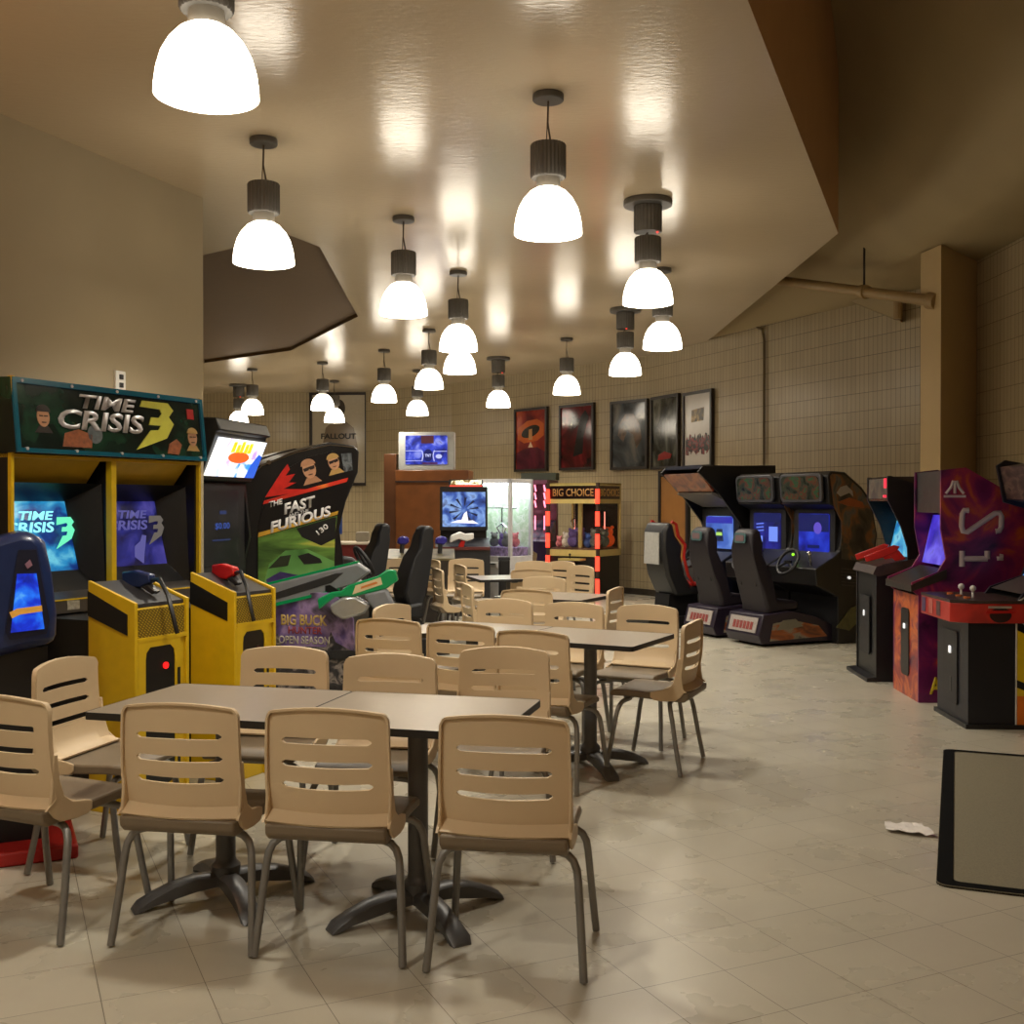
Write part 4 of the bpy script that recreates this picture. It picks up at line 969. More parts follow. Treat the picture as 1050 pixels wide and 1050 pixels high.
# television on the brown partition
dT = 17.3
def at(px, y): return ((px - 525) / FP * y)
t = thing('wooden_partition', 'brown wooden partition carrying the silver television', 'partition', (at(437, dT), dT, 0), math.radians(-6))
xl, xr = at(405, dT) - at(437, dT), at(474, dT) - at(437, dT) + .1
m = MB(); m.box(xl, xr, 0, .55, 0, EYE + 33 * dT / FP); m.build('panel', WOOD, t, bevel=.01)
m = MB(); m.box(xl - .20, xl, .05, .6, 0, EYE + 50 * dT / FP); m.build('end_post', M('dark_brown_wood', (84, 50, 26), .4, var=.15, scale=5), t, bevel=.01)
m = MB(); m.box(xl, xr + .01, -.012, 0, EYE + 31 * dT / FP - .16, EYE + 31 * dT / FP - .14); m.build('groove', DARK, t)
zt = EYE + 33 * dT / FP
t = thing('television', 'silver box television standing on the brown partition', 'television', (at(437, dT), dT + .04, zt), math.radians(-6))
SV = M('silver_tv_plastic', (176, 176, 172), .35, metal=.2)
hw_, hh = .445, .60
m = MB(); m.prism(rrect(-hw_, hw_, 0, hh, .025), 0, .12, 'y'); m.build('front_case', SV, t, bevel=.008)
m = MB(); m.prism([(-.40, .03), (.40, .03), (.40, .58), (-.40, .58)], .12, .3, 'y'); m.prism([(-.3, .06), (.3, .06), (.3, .5), (-.3, .5)], .3, .5, 'y'); m.build('rear_case', DARK, t)
TVP = art('blue_studio_picture', [(.28, (12, 14, 60)), (.42, (30, 40, 150)), (.55, (60, 80, 220)), (.66, (150, 160, 245)), (.75, (60, 30, 70))], 6, 5, es=1.0)
m = MB(); m.flat((0, -.001, 0), X, Z, rrect(-.335, .335, .09, .545, .02), .006); sc = m.build('screen', TVP, t)
m = MB(); m.flat((0, -.008, 0), X, Z, circ(.03, .23, .075, .10), .004); ov = m.build('oval_logo_ground', M('navy_glow', (0, 0, 0), .4, emit=(20, 30, 110), es=.8, var=0), sc)
LW = M('pale_glow', (0, 0, 0), .4, emit=(200, 205, 255), es=1.1, var=0)
text('TNT', .1, .045, sc, LW, (.03, -.013, .23), X, Z, bold=.03)
m = MB()
for q in ([(-.33, .30), (-.06, .30), (-.06, .31), (-.33, .31)], [(.12, .29), (.33, .29), (.33, .30), (.12, .30)], [(-.33, .14), (-.06, .145), (-.06, .153), (-.33, .15)], [(-.06, .14), (-.04, .23), (-.06, .31), (-.075, .31), (-.06, .23), (-.075, .14)], [(.12, .14), (.10, .23), (.12, .31), (.135, .31), (.115, .23), (.135, .14)]): m.flat((0, -.008, 0), X, Z, q, .004)
m.flat((0, -.008, 0), X, Z, circ(.2, .215, .05, .035), .004)
m.build('picture_line', LW, sc)
m = MB(); m.flat((0, -.008, 0), X, Z, [(-.06, .095), (.18, .095), (.18, .12), (-.06, .12)], .004); RBG = M('red_brown_glow', (0, 0, 0), .4, emit=(110, 50, 60), es=.6, var=0); m.build('picture_block', RBG, sc)
m = MB(); m.flat((0, -.008, 0), X, Z, [(-.08, .42), (.12, .42), (.12, .54), (-.08, .54)], .003); m.build('picture_block', RBG, sc)

# dark red counter beside the partition
dC = 18.6
t = thing('service_counter', 'dark red service counter with a pale top by the wooden partition', 'counter', (at(370, dC), dC, 0), 0)
zc = EYE - 41 * dC / FP
m = MB(); m.box(-.55, .42, 0, .6, 0, zc - .04); m.build('front', M('dark_red_laminate', (104, 28, 26), .4), t)
m = MB(); m.box(-.58, .45, -.04, .62, zc - .04, zc); m.build('worktop', M('pale_worktop', (196, 184, 164), .35), t, bevel=.006)
t = MB(); t.prism(rrect(-.11, .11, 0, .17, .03), -.1, .1, 'y'); o = t.build('grey_box', M('grey_appliance', (120, 112, 96), .5), bevel=.01); o.location = (at(370, dC), dC + .25, zc); o.name = 'countertop_box'; tag(o, 'small grey rounded box standing on the dark red counter', 'box')

# wide-screen ride/shooting cabinet before the partition
dS = 14.8
t = thing('screen_cabinet', 'dark cabinet with a wide flat screen under a lit topper sign, beside the crane', 'arcade cabinet', (at(474, dS), dS, 0), math.radians(4))
zl = lambda y: EYE + (515 - y) * dS / FP
m = MB(); m.box(-.29, .33, .12, .6, 0, zl(505)); m.build('body', BLACK, t)
m = MB(); m.prism(rrect(-.30, .34, zl(544), zl(499), .015), 0, .1, 'y'); mo = m.build('monitor_frame', BLACK, t)
m = MB(); m.flat((0, -.001, 0), X, Z, [(-.265, zl(540)), (.31, zl(540)), (.31, zl(504.5)), (-.265, zl(504.5))], .006)
sc = m.build('screen', art('blue_speed_picture', [(.3, (20, 34, 90)), (.45, (60, 100, 190)), (.56, (150, 190, 250)), (.66, (70, 60, 110)), (.75, (30, 40, 100))], 5, 4, es=.9), t)
m = MB(); zc2 = zl(523)
for k in range(10):
    a = 2 * PI * k / 10 + .2
    m.flat((0, -.008, 0), X, Z, [(.02 + .03 * math.cos(a), zc2 + .03 * math.sin(a)), (.02 + .2 * math.cos(a + .08), zc2 + .17 * math.sin(a + .08)), (.02 + .2 * math.cos(a - .1), zc2 + .17 * math.sin(a - .1))], .003)
m.build('dark_ray', M('dark_ray_glow', (0, 0, 0), .4, emit=(30, 36, 80), es=.5, var=0), sc)
m = MB(); m.flat((0, -.012, 0), X, Z, [(-.16, zl(536)), (.22, zl(537)), (.14, zl(533.5)), (.08, zl(534)), (.06, zl(524)), (.02, zl(527)), (-.01, zl(533)), (-.07, zl(533.5))], .004); m.build('white_craft', M('white_glow', (0, 0, 0), .4, emit=(245, 240, 255), es=1.3, var=0), sc)
m = MB(); m.prism(rrect(-.18, .28, zl(501), zl(491.5), .02), .05, .2, 'y'); tp = m.build('topper', DARK, t)
m = MB(); m.flat((0, .048, 0), X, Z, [(-.17, zl(500)), (.27, zl(500)), (.27, zl(497.5)), (-.17, zl(497.5))], .004, 1)
m.flat((0, .048, 0), X, Z, [(-.16, zl(497)), (-.14, zl(493)), (.0, zl(492.3)), (.26, zl(492)), (.26, zl(497))], .004, 0)
m.build('lit_sign', [art('cream_sign_light', [(.40, (120, 90, 40)), (.5, (255, 240, 190)), (.7, (255, 250, 230))], 22, 2, es=1.6), M('red_sign_light', (0, 0, 0), .4, emit=(255, 80, 60), es=1.2, var=0)], tp)
m = MB(); m.prism([(-.32, .0), (-.32, zl(562)), (.0, zl(552)), (.12, zl(552)), (.12, 0)], -.36, .36, 'x'); m.build('console', DARK, t)
m = MB(); m.box(-.36, .36, -.34, .12, zl(563), zl(560)); m.build('console_trim', M('dark_red_trim', (90, 36, 30), .5), t)
g = thing('toy_gun', 'white moulded gun lying on the console under the wide flat screen', 'light gun', (at(473, 14.5), 14.55, zl(556)), .2)
m = MB(); m.prism([(-.16, 0), (-.14, .10), (-.02, .15), (.05, .12), (.16, .13), (.16, .05), (.06, .02), (-.04, .05)], -.05, .05, 'y'); m.build('body', WHITE, g, bevel=.015)
m = MB(); m.prism([(-.05, -.06), (.0, .05), (.05, .03), (.02, -.08)], -.03, .03, 'y'); m.build('grip', RED, g, bevel=.01)
for px, lab, yy in ((413, 'purple blue gun handle on the machine beside the nearer black racing seat', 13.6), (452, 'purple blue gun handle between the black racing seat and the wide flat screen', 13.9)):
    g = thing('toy_gun', lab, 'light gun', (at(px, 14.0), 14.0, .975), .3)
    m = MB(); m.prism([(-.08, 0), (-.06, .07), (.0, .10), (.07, .08), (.08, .02), (.03, -.02)], -.04, .04, 'y'); m.build('body', M('purple_blue_plastic', (46, 40, 130), .35), g, bevel=.02)
    m = MB(); m.prism([(-.04, -.14), (-.03, .02), (.02, .01), (.01, -.14)], -.03, .03, 'y'); m.build('grip', DARK, g, bevel=.01)
t = thing('gun_console', 'low dark console behind the black racing seats, carrying purple blue guns', 'arcade console', (at(432, 13.95), 13.95, 0), math.radians(4))
m = MB(); m.prism([(-.25, 0), (-.25, .78), (.25, .88), (.25, 0)], -.40, .40, 'x'); m.build('body', M('dark_console_print', (44, 38, 34), .4, var=.3, scale=8), t)
m = MB(); m.prism([(-.26, .775), (-.26, .80), (.26, .90), (.26, .875)], -.42, .42, 'x'); m.build('top', M('olive_cream_top', (96, 88, 62), .4, var=.5, scale=9), t)

# ---- claw and prize machines
FUR = [M('plush_%s' % nm, c, .9, var=.15, scale=30) for nm, c in (('pink', (214, 130, 140)), ('white', (226, 220, 210)), ('violet', (120, 100, 170)), ('brown', (120, 80, 50)), ('blue', (70, 100, 170)), ('grey', (120, 124, 120)))]
ORG = M('plush_orange', (236, 92, 30), .8, emit=(240, 90, 30), es=.15)
def plush(label, loc, s, mat, grp):
    g = thing('plush_toy', label, 'plush toy', loc, random.uniform(-.8, .8), grp)
    m = MB(); m.ball((0, 0, s * .5), (s * .5, s * .45, s * .5)); m.build('body', mat, g)
    m = MB(); m.ball((0, -s * .12, s * 1.1), s * .36); m.ball((-s * .28, -s * .1, s * 1.42), s * .13, 8); m.ball((s * .28, -s * .1, s * 1.42), s * .13, 8); m.build('head', mat, g)
GLASS = M('clear_glass', (255, 255, 255), .02, var=0); GLASS.node_tree.nodes['Principled BSDF'].inputs['Transmission Weight'].default_value = 1.0; GLASS.node_tree.nodes['Principled BSDF'].inputs['IOR'].default_value = 1.1
def fr(phi, w, d): return None
ph = math.radians(32)
def corner_box(px, depth, w, dp, phi):
    """origin of a box whose nearest vertical corner (front right) stands at px; front normal turned by phi"""
    c = Vector((at(px, depth), depth, 0))
    r = Vector((math.cos(phi), -math.sin(phi), 0)); b = Vector((math.sin(phi), math.cos(phi), 0))
    return c - r * (w / 2), -phi           # origin at middle of the front edge
# red-lit prize machine
W1, D1, H1 = .88, .80, 1.80
org, rz = corner_box(613, 16.9, W1, D1, ph)
t = thing('claw_machine', 'black and yellow claw machine with red lit corner posts', 'claw machine', org, rz)
h = W1 / 2
CREAM = M('cream_yellow_metal', (196, 176, 110), .4)
m = MB(); m.box(-h + .02, h - .02, .02, D1 - .02, .04, .66); m.box(-h + .04, h - .04, D1 - .05, D1 - .02, .66, 1.5); m.build('cabinet', BLACK, t)
m = MB()
for x0, x1, y0, y1 in ((-h, h, 0, .03), (-h, h, D1 - .03, D1), (-h, -h + .03, .03, D1 - .03), (h - .03, h, .03, D1 - .03)):
    m.box(x0, x1, y0, y1, .66, .76); m.box(x0, x1, y0, y1, 1.48, 1.55); m.box(x0, x1, y0, y1, 1.755, H1)
m.box(-h, h, 0, D1, 1.775, H1)
for x0, y0 in ((-h, D1 - .04), (h - .04, D1 - .04)): m.box(x0, x0 + .04, y0, y0 + .04, .66, 1.76)
m.box(h * .16, h * .16 + .06, .05, .09, .76, 1.5)
m.build('metal_frame', CREAM, t)
m = MB(); m.box(-h + .02, h - .02, .012, D1 - .012, 1.55, 1.755); sg = m.build('sign_box', M('dark_red_black_sign', (30, 14, 14), .3), t)
SGN = M('gold_sign_letters', (160, 122, 66), .4, emit=(200, 140, 60), es=.06)
text('BIG CHOICE', W1 * .82, .12, sg, SGN, (0, .010, 1.652), X, Z, bold=.015)
m = MB(); m.box(h - .022, h - .002, .02, D1 - .02, 1.55, 1.755); s2 = m.build('side_sign', M('red_brown_sign', (52, 18, 16), .3), t)
text('BIG CHOICE', D1 * .82, .12, s2, SGN, (h + .0, D1 / 2, 1.652), Y, Z, bold=.015)
m = MB(); m.box(-h + .04, h - .04, .012, .016, .77, 1.48); m.box(h - .016, h - .012, .04, D1 - .04, .77, 1.48); m.build('glass', GLASS, t, smooth=0)
REDL = M('red_neon', (255, 60, 40), .3, emit=(255, 52, 36), es=3.5, var=0)
for xc in (-h, h):
    m = MB(); m.tube([(xc, 0, .0), (xc, 0, H1)], .032, 12); po = m.build('corner_post', M('dark_post', (60, 44, 36), .4), t)
    m = MB()
    for k in range(5): m.tube([(xc, -.012, .10 + k * .345), (xc, -.012, .32 + k * .345)], .034, 12)
    m.build('red_light', REDL, po)
m = MB(); m.box(-.17, .22, -.16, .02, .60, .63); sh = m.build('control_shelf', CREAM, t)
m = MB(); m.tube([(0, -.09, .63), (0, -.09, .68)], .01, 6); m.ball((0, -.09, .69), .02, 8); m.build('joystick', BLACK, sh)
m = MB(); m.tube([(.02, -.05, .36), (.02, -.05, .60)], .035, 10); m.build('shelf_support', STEEL, t)
m = MB(); m.box(-h + .04, h - .04, .04, D1 - .05, .76, .79); m.build('prize_floor', M('prize_bed', (120, 90, 80), .7, var=.4, scale=15), t)
m = MB()
m.tube([(-.16, .35, 1.5), (-.16, .35, 1.25)], .012, 6)
for k in range(3):
    a = k * 2.1; m.tube([(-.16, .35, 1.25), (-.16 + .07 * math.cos(a), .35 + .07 * math.sin(a), 1.2), (-.16 + .03 * math.cos(a), .35 + .03 * math.sin(a), 1.1)], .008, 5)
m.build('claw', CHROME, t)
m = MB(); 
for x in (-.24, -.14, .3): m.tube([(x, .5, .8), (x, .5, 1.35)], .01, 6)
m.build('light_string', M('pink_white_lights', (255, 190, 180), .4, emit=(255, 150, 130), es=1.2, var=0), t)
R3 = Matrix.Rotation(rz, 3, 'Z')
for i in range(12):
    x = -h + .12 + (i % 6) * .13; y = .14 + (i // 6) * .26
    p = org + R3 @ Vector((x, y, .79))
    plush('soft toy heaped in the red-lit prize machine', p, .12 + .04 * (i % 3), FUR[i % 6], 'soft toys in the red-lit machine')
p = org + R3 @ Vector((h - .14, .62, .79)); plush('bright orange soft toy in the rear corner of the red-lit prize machine', p, .22, ORG, 'soft toys in the red-lit machine')

# white crane
W2, D2, H2 = .62, .52, 1.83
org, rz = corner_box(523.5, 15.4, W2, D2, math.radians(38))
t = thing('claw_machine', 'white framed crane machine with a brightly lit glass case', 'claw machine', org, rz); h = W2 / 2
WF = M('white_frame_paint', (206, 204, 204), .35)
m = MB(); m.box(-h, h, 0, D2, .03, .74); m.build('cabinet', WF, t, bevel=.01)
m = MB()
for x0 in (-h, h - .045):
    for y0 in (0, D2 - .045): m.box(x0, x0 + .045, y0, y0 + .045, .74, H2)
m.box(-h, h, 0, D2, 1.77, H2); m.build('frame', WF, t)
m = MB(); m.box(-h + .05, h - .05, .05, D2 - .05, 1.745, 1.768); m.build('light_panel', M('white_light_panel', (255, 255, 255), .4, emit=(236, 244, 255), es=9, var=0), t)
m = MB(); m.box(-h + .045, h - .045, D2 - .04, D2 - .03, .74, 1.77); m.box(-h + .03, -h + .04, .045, D2 - .045, .74, 1.77)
m.build('back_picture', art('pale_green_print', [(.3, (176, 204, 166)), (.5, (206, 226, 200)), (.62, (232, 240, 230)), (.7, (160, 196, 156))], 12, 3, rough=.5), t)
m = MB(); m.box(-h + .04, h - .04, .008, .012, .75, 1.76); m.box(h - .012, h - .008, .04, D2 - .04, .75, 1.76); m.build('glass', GLASS, t, smooth=0)
m = MB(); m.box(-h + .05, h - .05, .05, D2 - .05, .74, .86); m.build('prize_bed', M('lilac_prizes', (170, 150, 200), .7, var=.5, scale=22), t)
m = MB(); m.tube([(-h + .05, .2, 1.42), (h - .05, .2, 1.42)], .012, 6); m.tube([(.0, .2, 1.42), (.0, .2, 1.2)], .01, 6)
for k in range(3):
    a = k * 2.1; m.tube([(0, .2, 1.2), (.08 * math.cos(a), .2 + .08 * math.sin(a), 1.14), (.03 * math.cos(a), .2 + .03 * math.sin(a), 1.05)], .012, 6)
m.build('claw', CHROME, t)
m = MB(); m.prism([(-.05, .58), (-.06, .64), (0, .66), (0, .56)], -.12, .1, 'x'); m.build('control_panel', M('pale_grey_panel', (186, 184, 180), .4), t)
m = MB(); m.box(-.04, .08, -.062, -.05, .62, .64); m.build('coin_slot', BLACK, t)
R3 = Matrix.Rotation(rz, 3, 'Z')
for i in range(4):
    p = org + R3 @ Vector((-.16 + .11 * i, .22 + .06 * (i % 2), .86)); plush(('black and white soft toy in the lit crane', 'violet soft toy in the lit crane', 'grey soft toy in the lit crane', 'pink soft toy in the lit crane')[i], p, .14, FUR[(5, 2, 5, 0)[i]], 'soft toys in the white crane')
b = thing('waste_bin', 'narrow black bin standing before the corner of the white crane', 'bin', (at(517, 14.9), 14.9, 0), 0)
m = MB(); m.prism(rrect(-.075, .075, -.09, .09, .02), 0, .72, 'z'); m.build('body', BLACK, b, bevel=.01)
m = MB(); m.prism(rrect(-.08, .08, -.095, .095, .02), .72, .76, 'z'); m.build('lid', DARK, b, bevel=.008)

# purple pusher machine between the two cranes
org, rz = corner_box(561, 17.9, .52, .6, math.radians(20))
t = thing('prize_machine', 'purple prize machine with pink vertical lights between the two claw machines', 'arcade machine', org, rz)
m = MB(); m.box(-.26, .26, 0, .6, 0, .86); lo_ = m.build('cabinet', M('dark_purple_print', (42, 26, 66), .35, var=.3, scale=6), t)
m = MB(); m.flat((0, -.001, 0), X, Z, [(-.08, .55), (0, .5), (.08, .55), (.09, .66), (0, .72), (-.09, .66)], .006); m.build('shield_emblem', M('dull_gold_emblem', (130, 110, 80), .4), lo_)
m = MB(); m.flat((0, -.001, 0), X, Z, [(.08, .36), (.24, .36), (.24, .45), (.08, .45)], .006); m.build('yellow_label', YEL, lo_)
m = MB(); m.box(-.26, .26, .5, .6, .86, 1.86); m.box(-.26, .26, 0, .6, 1.80, 1.86); m.box(-.26, .26, .0, .03, 1.32, 1.37); m.build('back_case', M('mauve_back', (120, 70, 96), .4, var=.35, scale=6), t)
m = MB(); m.prism([(.02, .86), (.45, 1.2), (.5, 1.2), (.5, .86)], -.25, .25, 'x'); m.build('prize_slope', art('blue_grey_prize_print', [(.35, (50, 54, 90)), (.5, (110, 110, 140)), (.62, (150, 80, 110)), (.7, (70, 70, 100))], 7, 4), t)
PK = M('pink_white_tube', (255, 170, 190), .4, emit=(255, 140, 170), es=2.2, var=0)
m = MB()
for x in (-.16, .02, .18):
    for k in range(3): m.tube([(x, .08 + .06 * (x > 0), 1.42 + k * .13), (x, .08, 1.52 + k * .13)], .014, 8)
    m.tube([(x, .1, 1.05), (x, .1, 1.28)], .011, 8)
m.build('light_tube', PK, t)
m = MB(); m.box(-.27, .27, -.02, .0, .0, 1.86) if False else m.box(-.275, -.25, 0, .03, .86, 1.86); m.build('front_post', M('mauve_post', (110, 70, 90), .4), t)
o = MB(); o.box(-.30, .30, 0, .2, 0, .12); bx = o.build('storage_box', M('dark_green_box', (50, 56, 44), .6)); bx.location = (at(552, 17.9), 18.05, 1.86); bx.rotation_euler = (0, 0, rz); tag(bx, 'long dark box lying on top of the purple prize machine', 'box')
# ------------------------------------------------------------------ right-hand cabinets
nR = Vector((-.915, -.40, 0)).normalized(); uR = Vector((.40, -.915, 0)).normalized()
def wheel(m, cw, ax, up, r=.15, tr=.017):
    m.tube([cw + ax * r * math.cos(a) + up * r * math.sin(a) for a in [2 * PI * i / 24 for i in range(25)]], tr, 8)
    for a in (PI / 2 + 2.1, PI / 2 - 2.1): m.tube([cw, cw + ax * r * math.cos(a) + up * r * math.sin(a)], .014, 6)
PLUM = M('dark_plum_vinyl', (27, 20, 28), .5)
NAVY = M('dark_navy_laminate', (24, 25, 40), .4)
MQF = M('grey_marquee_frame', (84, 84, 88), .35, metal=.3)
def twin(label, loc, scr, far):
    t = thing('driving_cabinet', label, 'arcade cabinet', loc, yaw(nR), 'twin driving cabinets')
    hw = .40
    PR = [(-.18, 1.78), (-.13, 1.83), (.05, 1.82), (.30, 1.66), (.43, 1.51), (.51, 1.15), (.46, .82), (.50, .0), (-.02, 0), (-.02, .50), (-.30, .62), (-.32, .80), (-.06, .93), (.0, .98), (.04, 1.36), (-.02, 1.42), (-.16, 1.48)]
    m = MB(); m.prism([(y + .02 if z > 1.3 and y < .1 else y, z) for y, z in PR], -hw, hw, 'x'); m.build('body', BLACK, t, bevel=.012)
    SA = art('dark_engine_print', [(.30, (24, 22, 22)), (.44, (60, 56, 48)), (.54, (120, 76, 40)), (.62, (78, 82, 78)), (.72, (30, 28, 30))], 5.0, 5, rough=.35, stretch=(1, 1, .8))
    m = MB(); m.flat((hw, 0, 0), Y, Z, [(-.13, 1.78), (-.10, 1.80), (.05, 1.79), (.28, 1.63), (.40, 1.49), (.48, 1.15), (.43, .86), (.02, .90), (.02, 1.3), (-.08, 1.45)], .008); sa = m.build('side_art', SA, t)
    m = MB(); m.flat((hw + .008, 0, 0), Y, Z, [(-.05, 1.60), (.0, 1.66), (.08, 1.68), (.16, 1.62), (.17, 1.56), (.12, 1.60), (.06, 1.58), (.0, 1.56)], .003); m.build('white_emblem', M('dull_white_ink', (150, 146, 140), .4), sa)
    m = MB(); m.flat((hw + .008, 0, 0), Y, Z, [(-.04, 1.50), (.12, 1.55), (.3, 1.50), (.32, 1.44), (.1, 1.46)], .003); m.build('orange_emblem', M('rust_orange_ink', (140, 74, 36), .4), sa)
    m = MB()
    for k in range(6): m.flat((hw, 0, 0), Y, Z, [(.02, .62 + k * .035), (.42, .58 + k * .035), (.42, .592 + k * .035), (.02, .632 + k * .035)], .010)
    m.build('side_louvre', M('dark_grey_louvre', (54, 48, 48), .45), t)
    m = MB(); m.flat((hw, 0, 0), Y, Z, circ(.12, .70, .016), .018); m.flat((hw, 0, 0), Y, Z, circ(.27, .665, .016), .018); m.build('side_lamp', M('white_side_lamp', (230, 230, 230), .3, emit=(255, 255, 250), es=.7, var=0), t)
    m = MB(); m.flat((hw, 0, 0), Y, Z, [(-.05, .18), (.15, .38), (.3, .42), (.34, .30), (.12, .14)], .014); m.build('olive_print', M('olive_print_ink', (82, 80, 44), .4, var=.3), t)
    # marquee: rounded, framed
    O = Vector((0, -.175, 1.655)); U = Vector((0, -.02, .3)).normalized()
    m = MB(); m.flat(O, X, U, rrect(-.35, .35, -.155, .155, .06), .03); mk = m.build('marquee_frame', MQF, t, bevel=.008)
    MA = art('dim_green_red_print', [(.32, (26, 30, 26)), (.46, (54, 62, 50)), (.56, (96, 52, 40)), (.64, (40, 84, 56)), (.74, (70, 60, 52))], 9, 4, rough=.25)
    m = MB(); m.flat(O + Vector((0, -.031, 0)), X, U, rrect(-.315, .315, -.125, .125, .05), .004); m.build('marquee_art', MA, mk)
    # screen
    m = MB(); m.prism(rrect(-.34, .34, .93, 1.42, .04), -.012, .05, 'y'); bz = m.build('screen_hood', DARK, t)
    m = MB(); m.flat((0, -.014, 0), X, Z, rrect(-.255, .255, .965, 1.375, .02), .004); sc = m.build('screen', scr, t)
    BL = M('pale_blue_glow', (0, 0, 0), .4, emit=(120, 150, 255), es=1.0, var=0); DB = M('dark_blue_glow', (0, 0, 0), .4, emit=(24, 34, 110), es=.6, var=0)
    m = MB()
    if far:
        for z in (1.24, 1.2, 1.16): m.flat((0, -.019, 0), X, Z, [(-.2, z), (-.06, z + .01), (-.06, z + .022), (-.2, z + .012)], .002)
        m.flat((0, -.019, 0), X, Z, [(-.17, 1.04), (-.08, 1.04), (-.08, 1.11), (-.17, 1.11)], .002); m.flat((0, -.019, 0), X, Z, [(.04, 1.05), (.2, 1.05), (.2, 1.22), (.04, 1.22)], .002); m.build('menu_block', BL, sc)
        m = MB(); m.flat((0, -.019, 0), X, Z, [(-.25, 1.27), (.25, 1.27), (.25, 1.37), (-.25, 1.37)], .001); m.build('menu_band', DB, sc)
    else:
        m.flat((0, -.019, 0), X, Z, [(-.25, 1.18), (.25, 1.18), (.25, 1.37), (-.25, 1.37)], .001); m.build('menu_band', DB, sc)
        m = MB(); m.flat((0, -.021, 0), X, Z, circ(.07, 1.22, .065), .002); m.build('round_badge', M('violet_badge_glow', (0, 0, 0), .4, emit=(110, 90, 220), es=.8, var=0), sc)
        m = MB(); m.flat((0, -.021, 0), X, Z, [(-.1, 1.0), (.1, 1.0), (.1, 1.035), (-.1, 1.035)], .002); m.build('caption_block', DB, sc)
    # dash, wheel, lights
    m = MB(); wheel(m, Vector((0, -.36, .86)), X, Vector((0, .5, .86)), .15); m.lathe([(0, -.015), (.045, -.015), (.045, .015), (0, .015)], 14, (0, -.36, .86)); m.build('steering_wheel', DARK, t)
    m = MB(); m.ball((-.12, -.2, .93), .016, 8); m.build('start_button', M('green_button_glow', (60, 220, 40), .3, emit=(150, 255, 40), es=1.6, var=0), t)
    m = MB(); m.tube([(.26, -.25, .78), (.28, -.30, .94)], .014, 8); m.ball((.28, -.30, .96), .028, 10); m.build('gear_lever', CHROME, t)
    # seat and its base
    m = MB(); m.prism([(-.96, .12), (-.90, .33), (-.55, .36), (-.25, .30), (.0, .20), (.02, .03), (-.92, .03)], -.30, .30, 'x'); sb = m.build('seat_base', M('purple_black_base', (36, 27, 42), .4), t, bevel=.01)
    m = MB(); m.flat((.30, 0, 0), Y, Z, [(-.82, .06), (-.78, .24), (-.55, .27), (-.2, .20), (-.08, .08)], .006); pc = m.build('base_picture', art('orange_grey_print', [(.3, (40, 34, 36)), (.5, (150, 80, 36)), (.6, (130, 126, 110)), (.7, (44, 36, 44))], 4, 3, stretch=(1, .7, 2.5)), sb)
    m = MB(); m.flat((.306, 0, 0), Y, Z, [(-.74, .17), (-.66, .27), (-.5, .28), (-.40, .2), (-.55, .18)], .004); m.build('grey_car_print', M('grey_print', (120, 116, 100), .4), pc)
    UU = Vector((0, .27, .96)).normalized()
    m = MB(); m.flat((0, -.935, .215), X, UU, [(-.24, -.075), (.24, -.075), (.24, .085), (-.24, .085)], .008); lb = m.build('rear_plate', M('white_plate', (160, 152, 146), .4, var=.12, scale=40), sb)
    m = MB()
    for k in range(6): m.flat((0, -.943, .215), X, UU, [(-.17 + k * .06, -.045), (-.125 + k * .06, -.045), (-.125 + k * .06, .035), (-.17 + k * .06, .04)], .003)
    m.build('red_mark', M('worn_red_ink', (140, 62, 58), .4, var=.3, scale=60), lb)
    m = MB(); m.box(-.2, .2, -.85, -.1, 0, .03); m.build('base_foot', RUBBER, sb)
    m = MB(); pr = [(-.80, .40), (-.86, .60), (-.93, .85), (-.97, 1.02), (-.96, 1.18), (-.88, 1.23), (-.82, 1.20), (-.80, 1.08), (-.82, .95), (-.76, .75), (-.66, .48), (-.40, .46), (-.38, .36), (-.80, .32)]
    m.prism(pr, -.23, .23, 'x'); m.v = [Vector((p.x * (.66 if p.z > 1.05 else .85 if p.z > .9 else 1), p.y, p.z)) for p in m.v]; st = m.build('seat', PLUM, t, bevel=.04)
    m = MB(); m.tube([(0, -1.17, .55) + Vector() if False else Vector((.13 * math.cos(a), -.872, .62 + .13 * math.sin(a))) for a in [PI * i / 12 for i in range(13)]], .008, 6); m.build('seat_ring', DARK, st)
    m = MB(); m.flat((0, -.972, 1.12), X, Vector((0, .05, 1)).normalized(), rrect(-.10, .10, -.05, .055, .03), .012); hp = m.build('headrest_plate', M('teal_grey_plate', (74, 108, 110), .35), st)
    m = MB(); m.flat((0, -.985, 1.12), X, Z, rrect(-.075, .075, -.03, .035, .02), .004); m.build('plate_centre', M('dull_grey_pink', (120, 96, 98), .4), hp)
    return t
SB1 = art('blue_game_screen', [(.3, (10, 14, 90)), (.5, (24, 40, 190)), (.65, (50, 80, 235)), (.75, (30, 30, 120))], 3, 3, es=.8)
SB2 = art('violet_blue_game_screen', [(.3, (16, 16, 70)), (.5, (30, 34, 150)), (.65, (60, 60, 200)), (.75, (36, 30, 90))], 4, 4, es=.6)
pA = Vector((3.30, 12.0, 0))
twin('twin driving cabinet with an engine picture on its side and a bright blue screen', pA, SB1, False)
twin('twin driving cabinet in the middle, its blue screen showing a menu', pA - uR * .83, SB2, True)

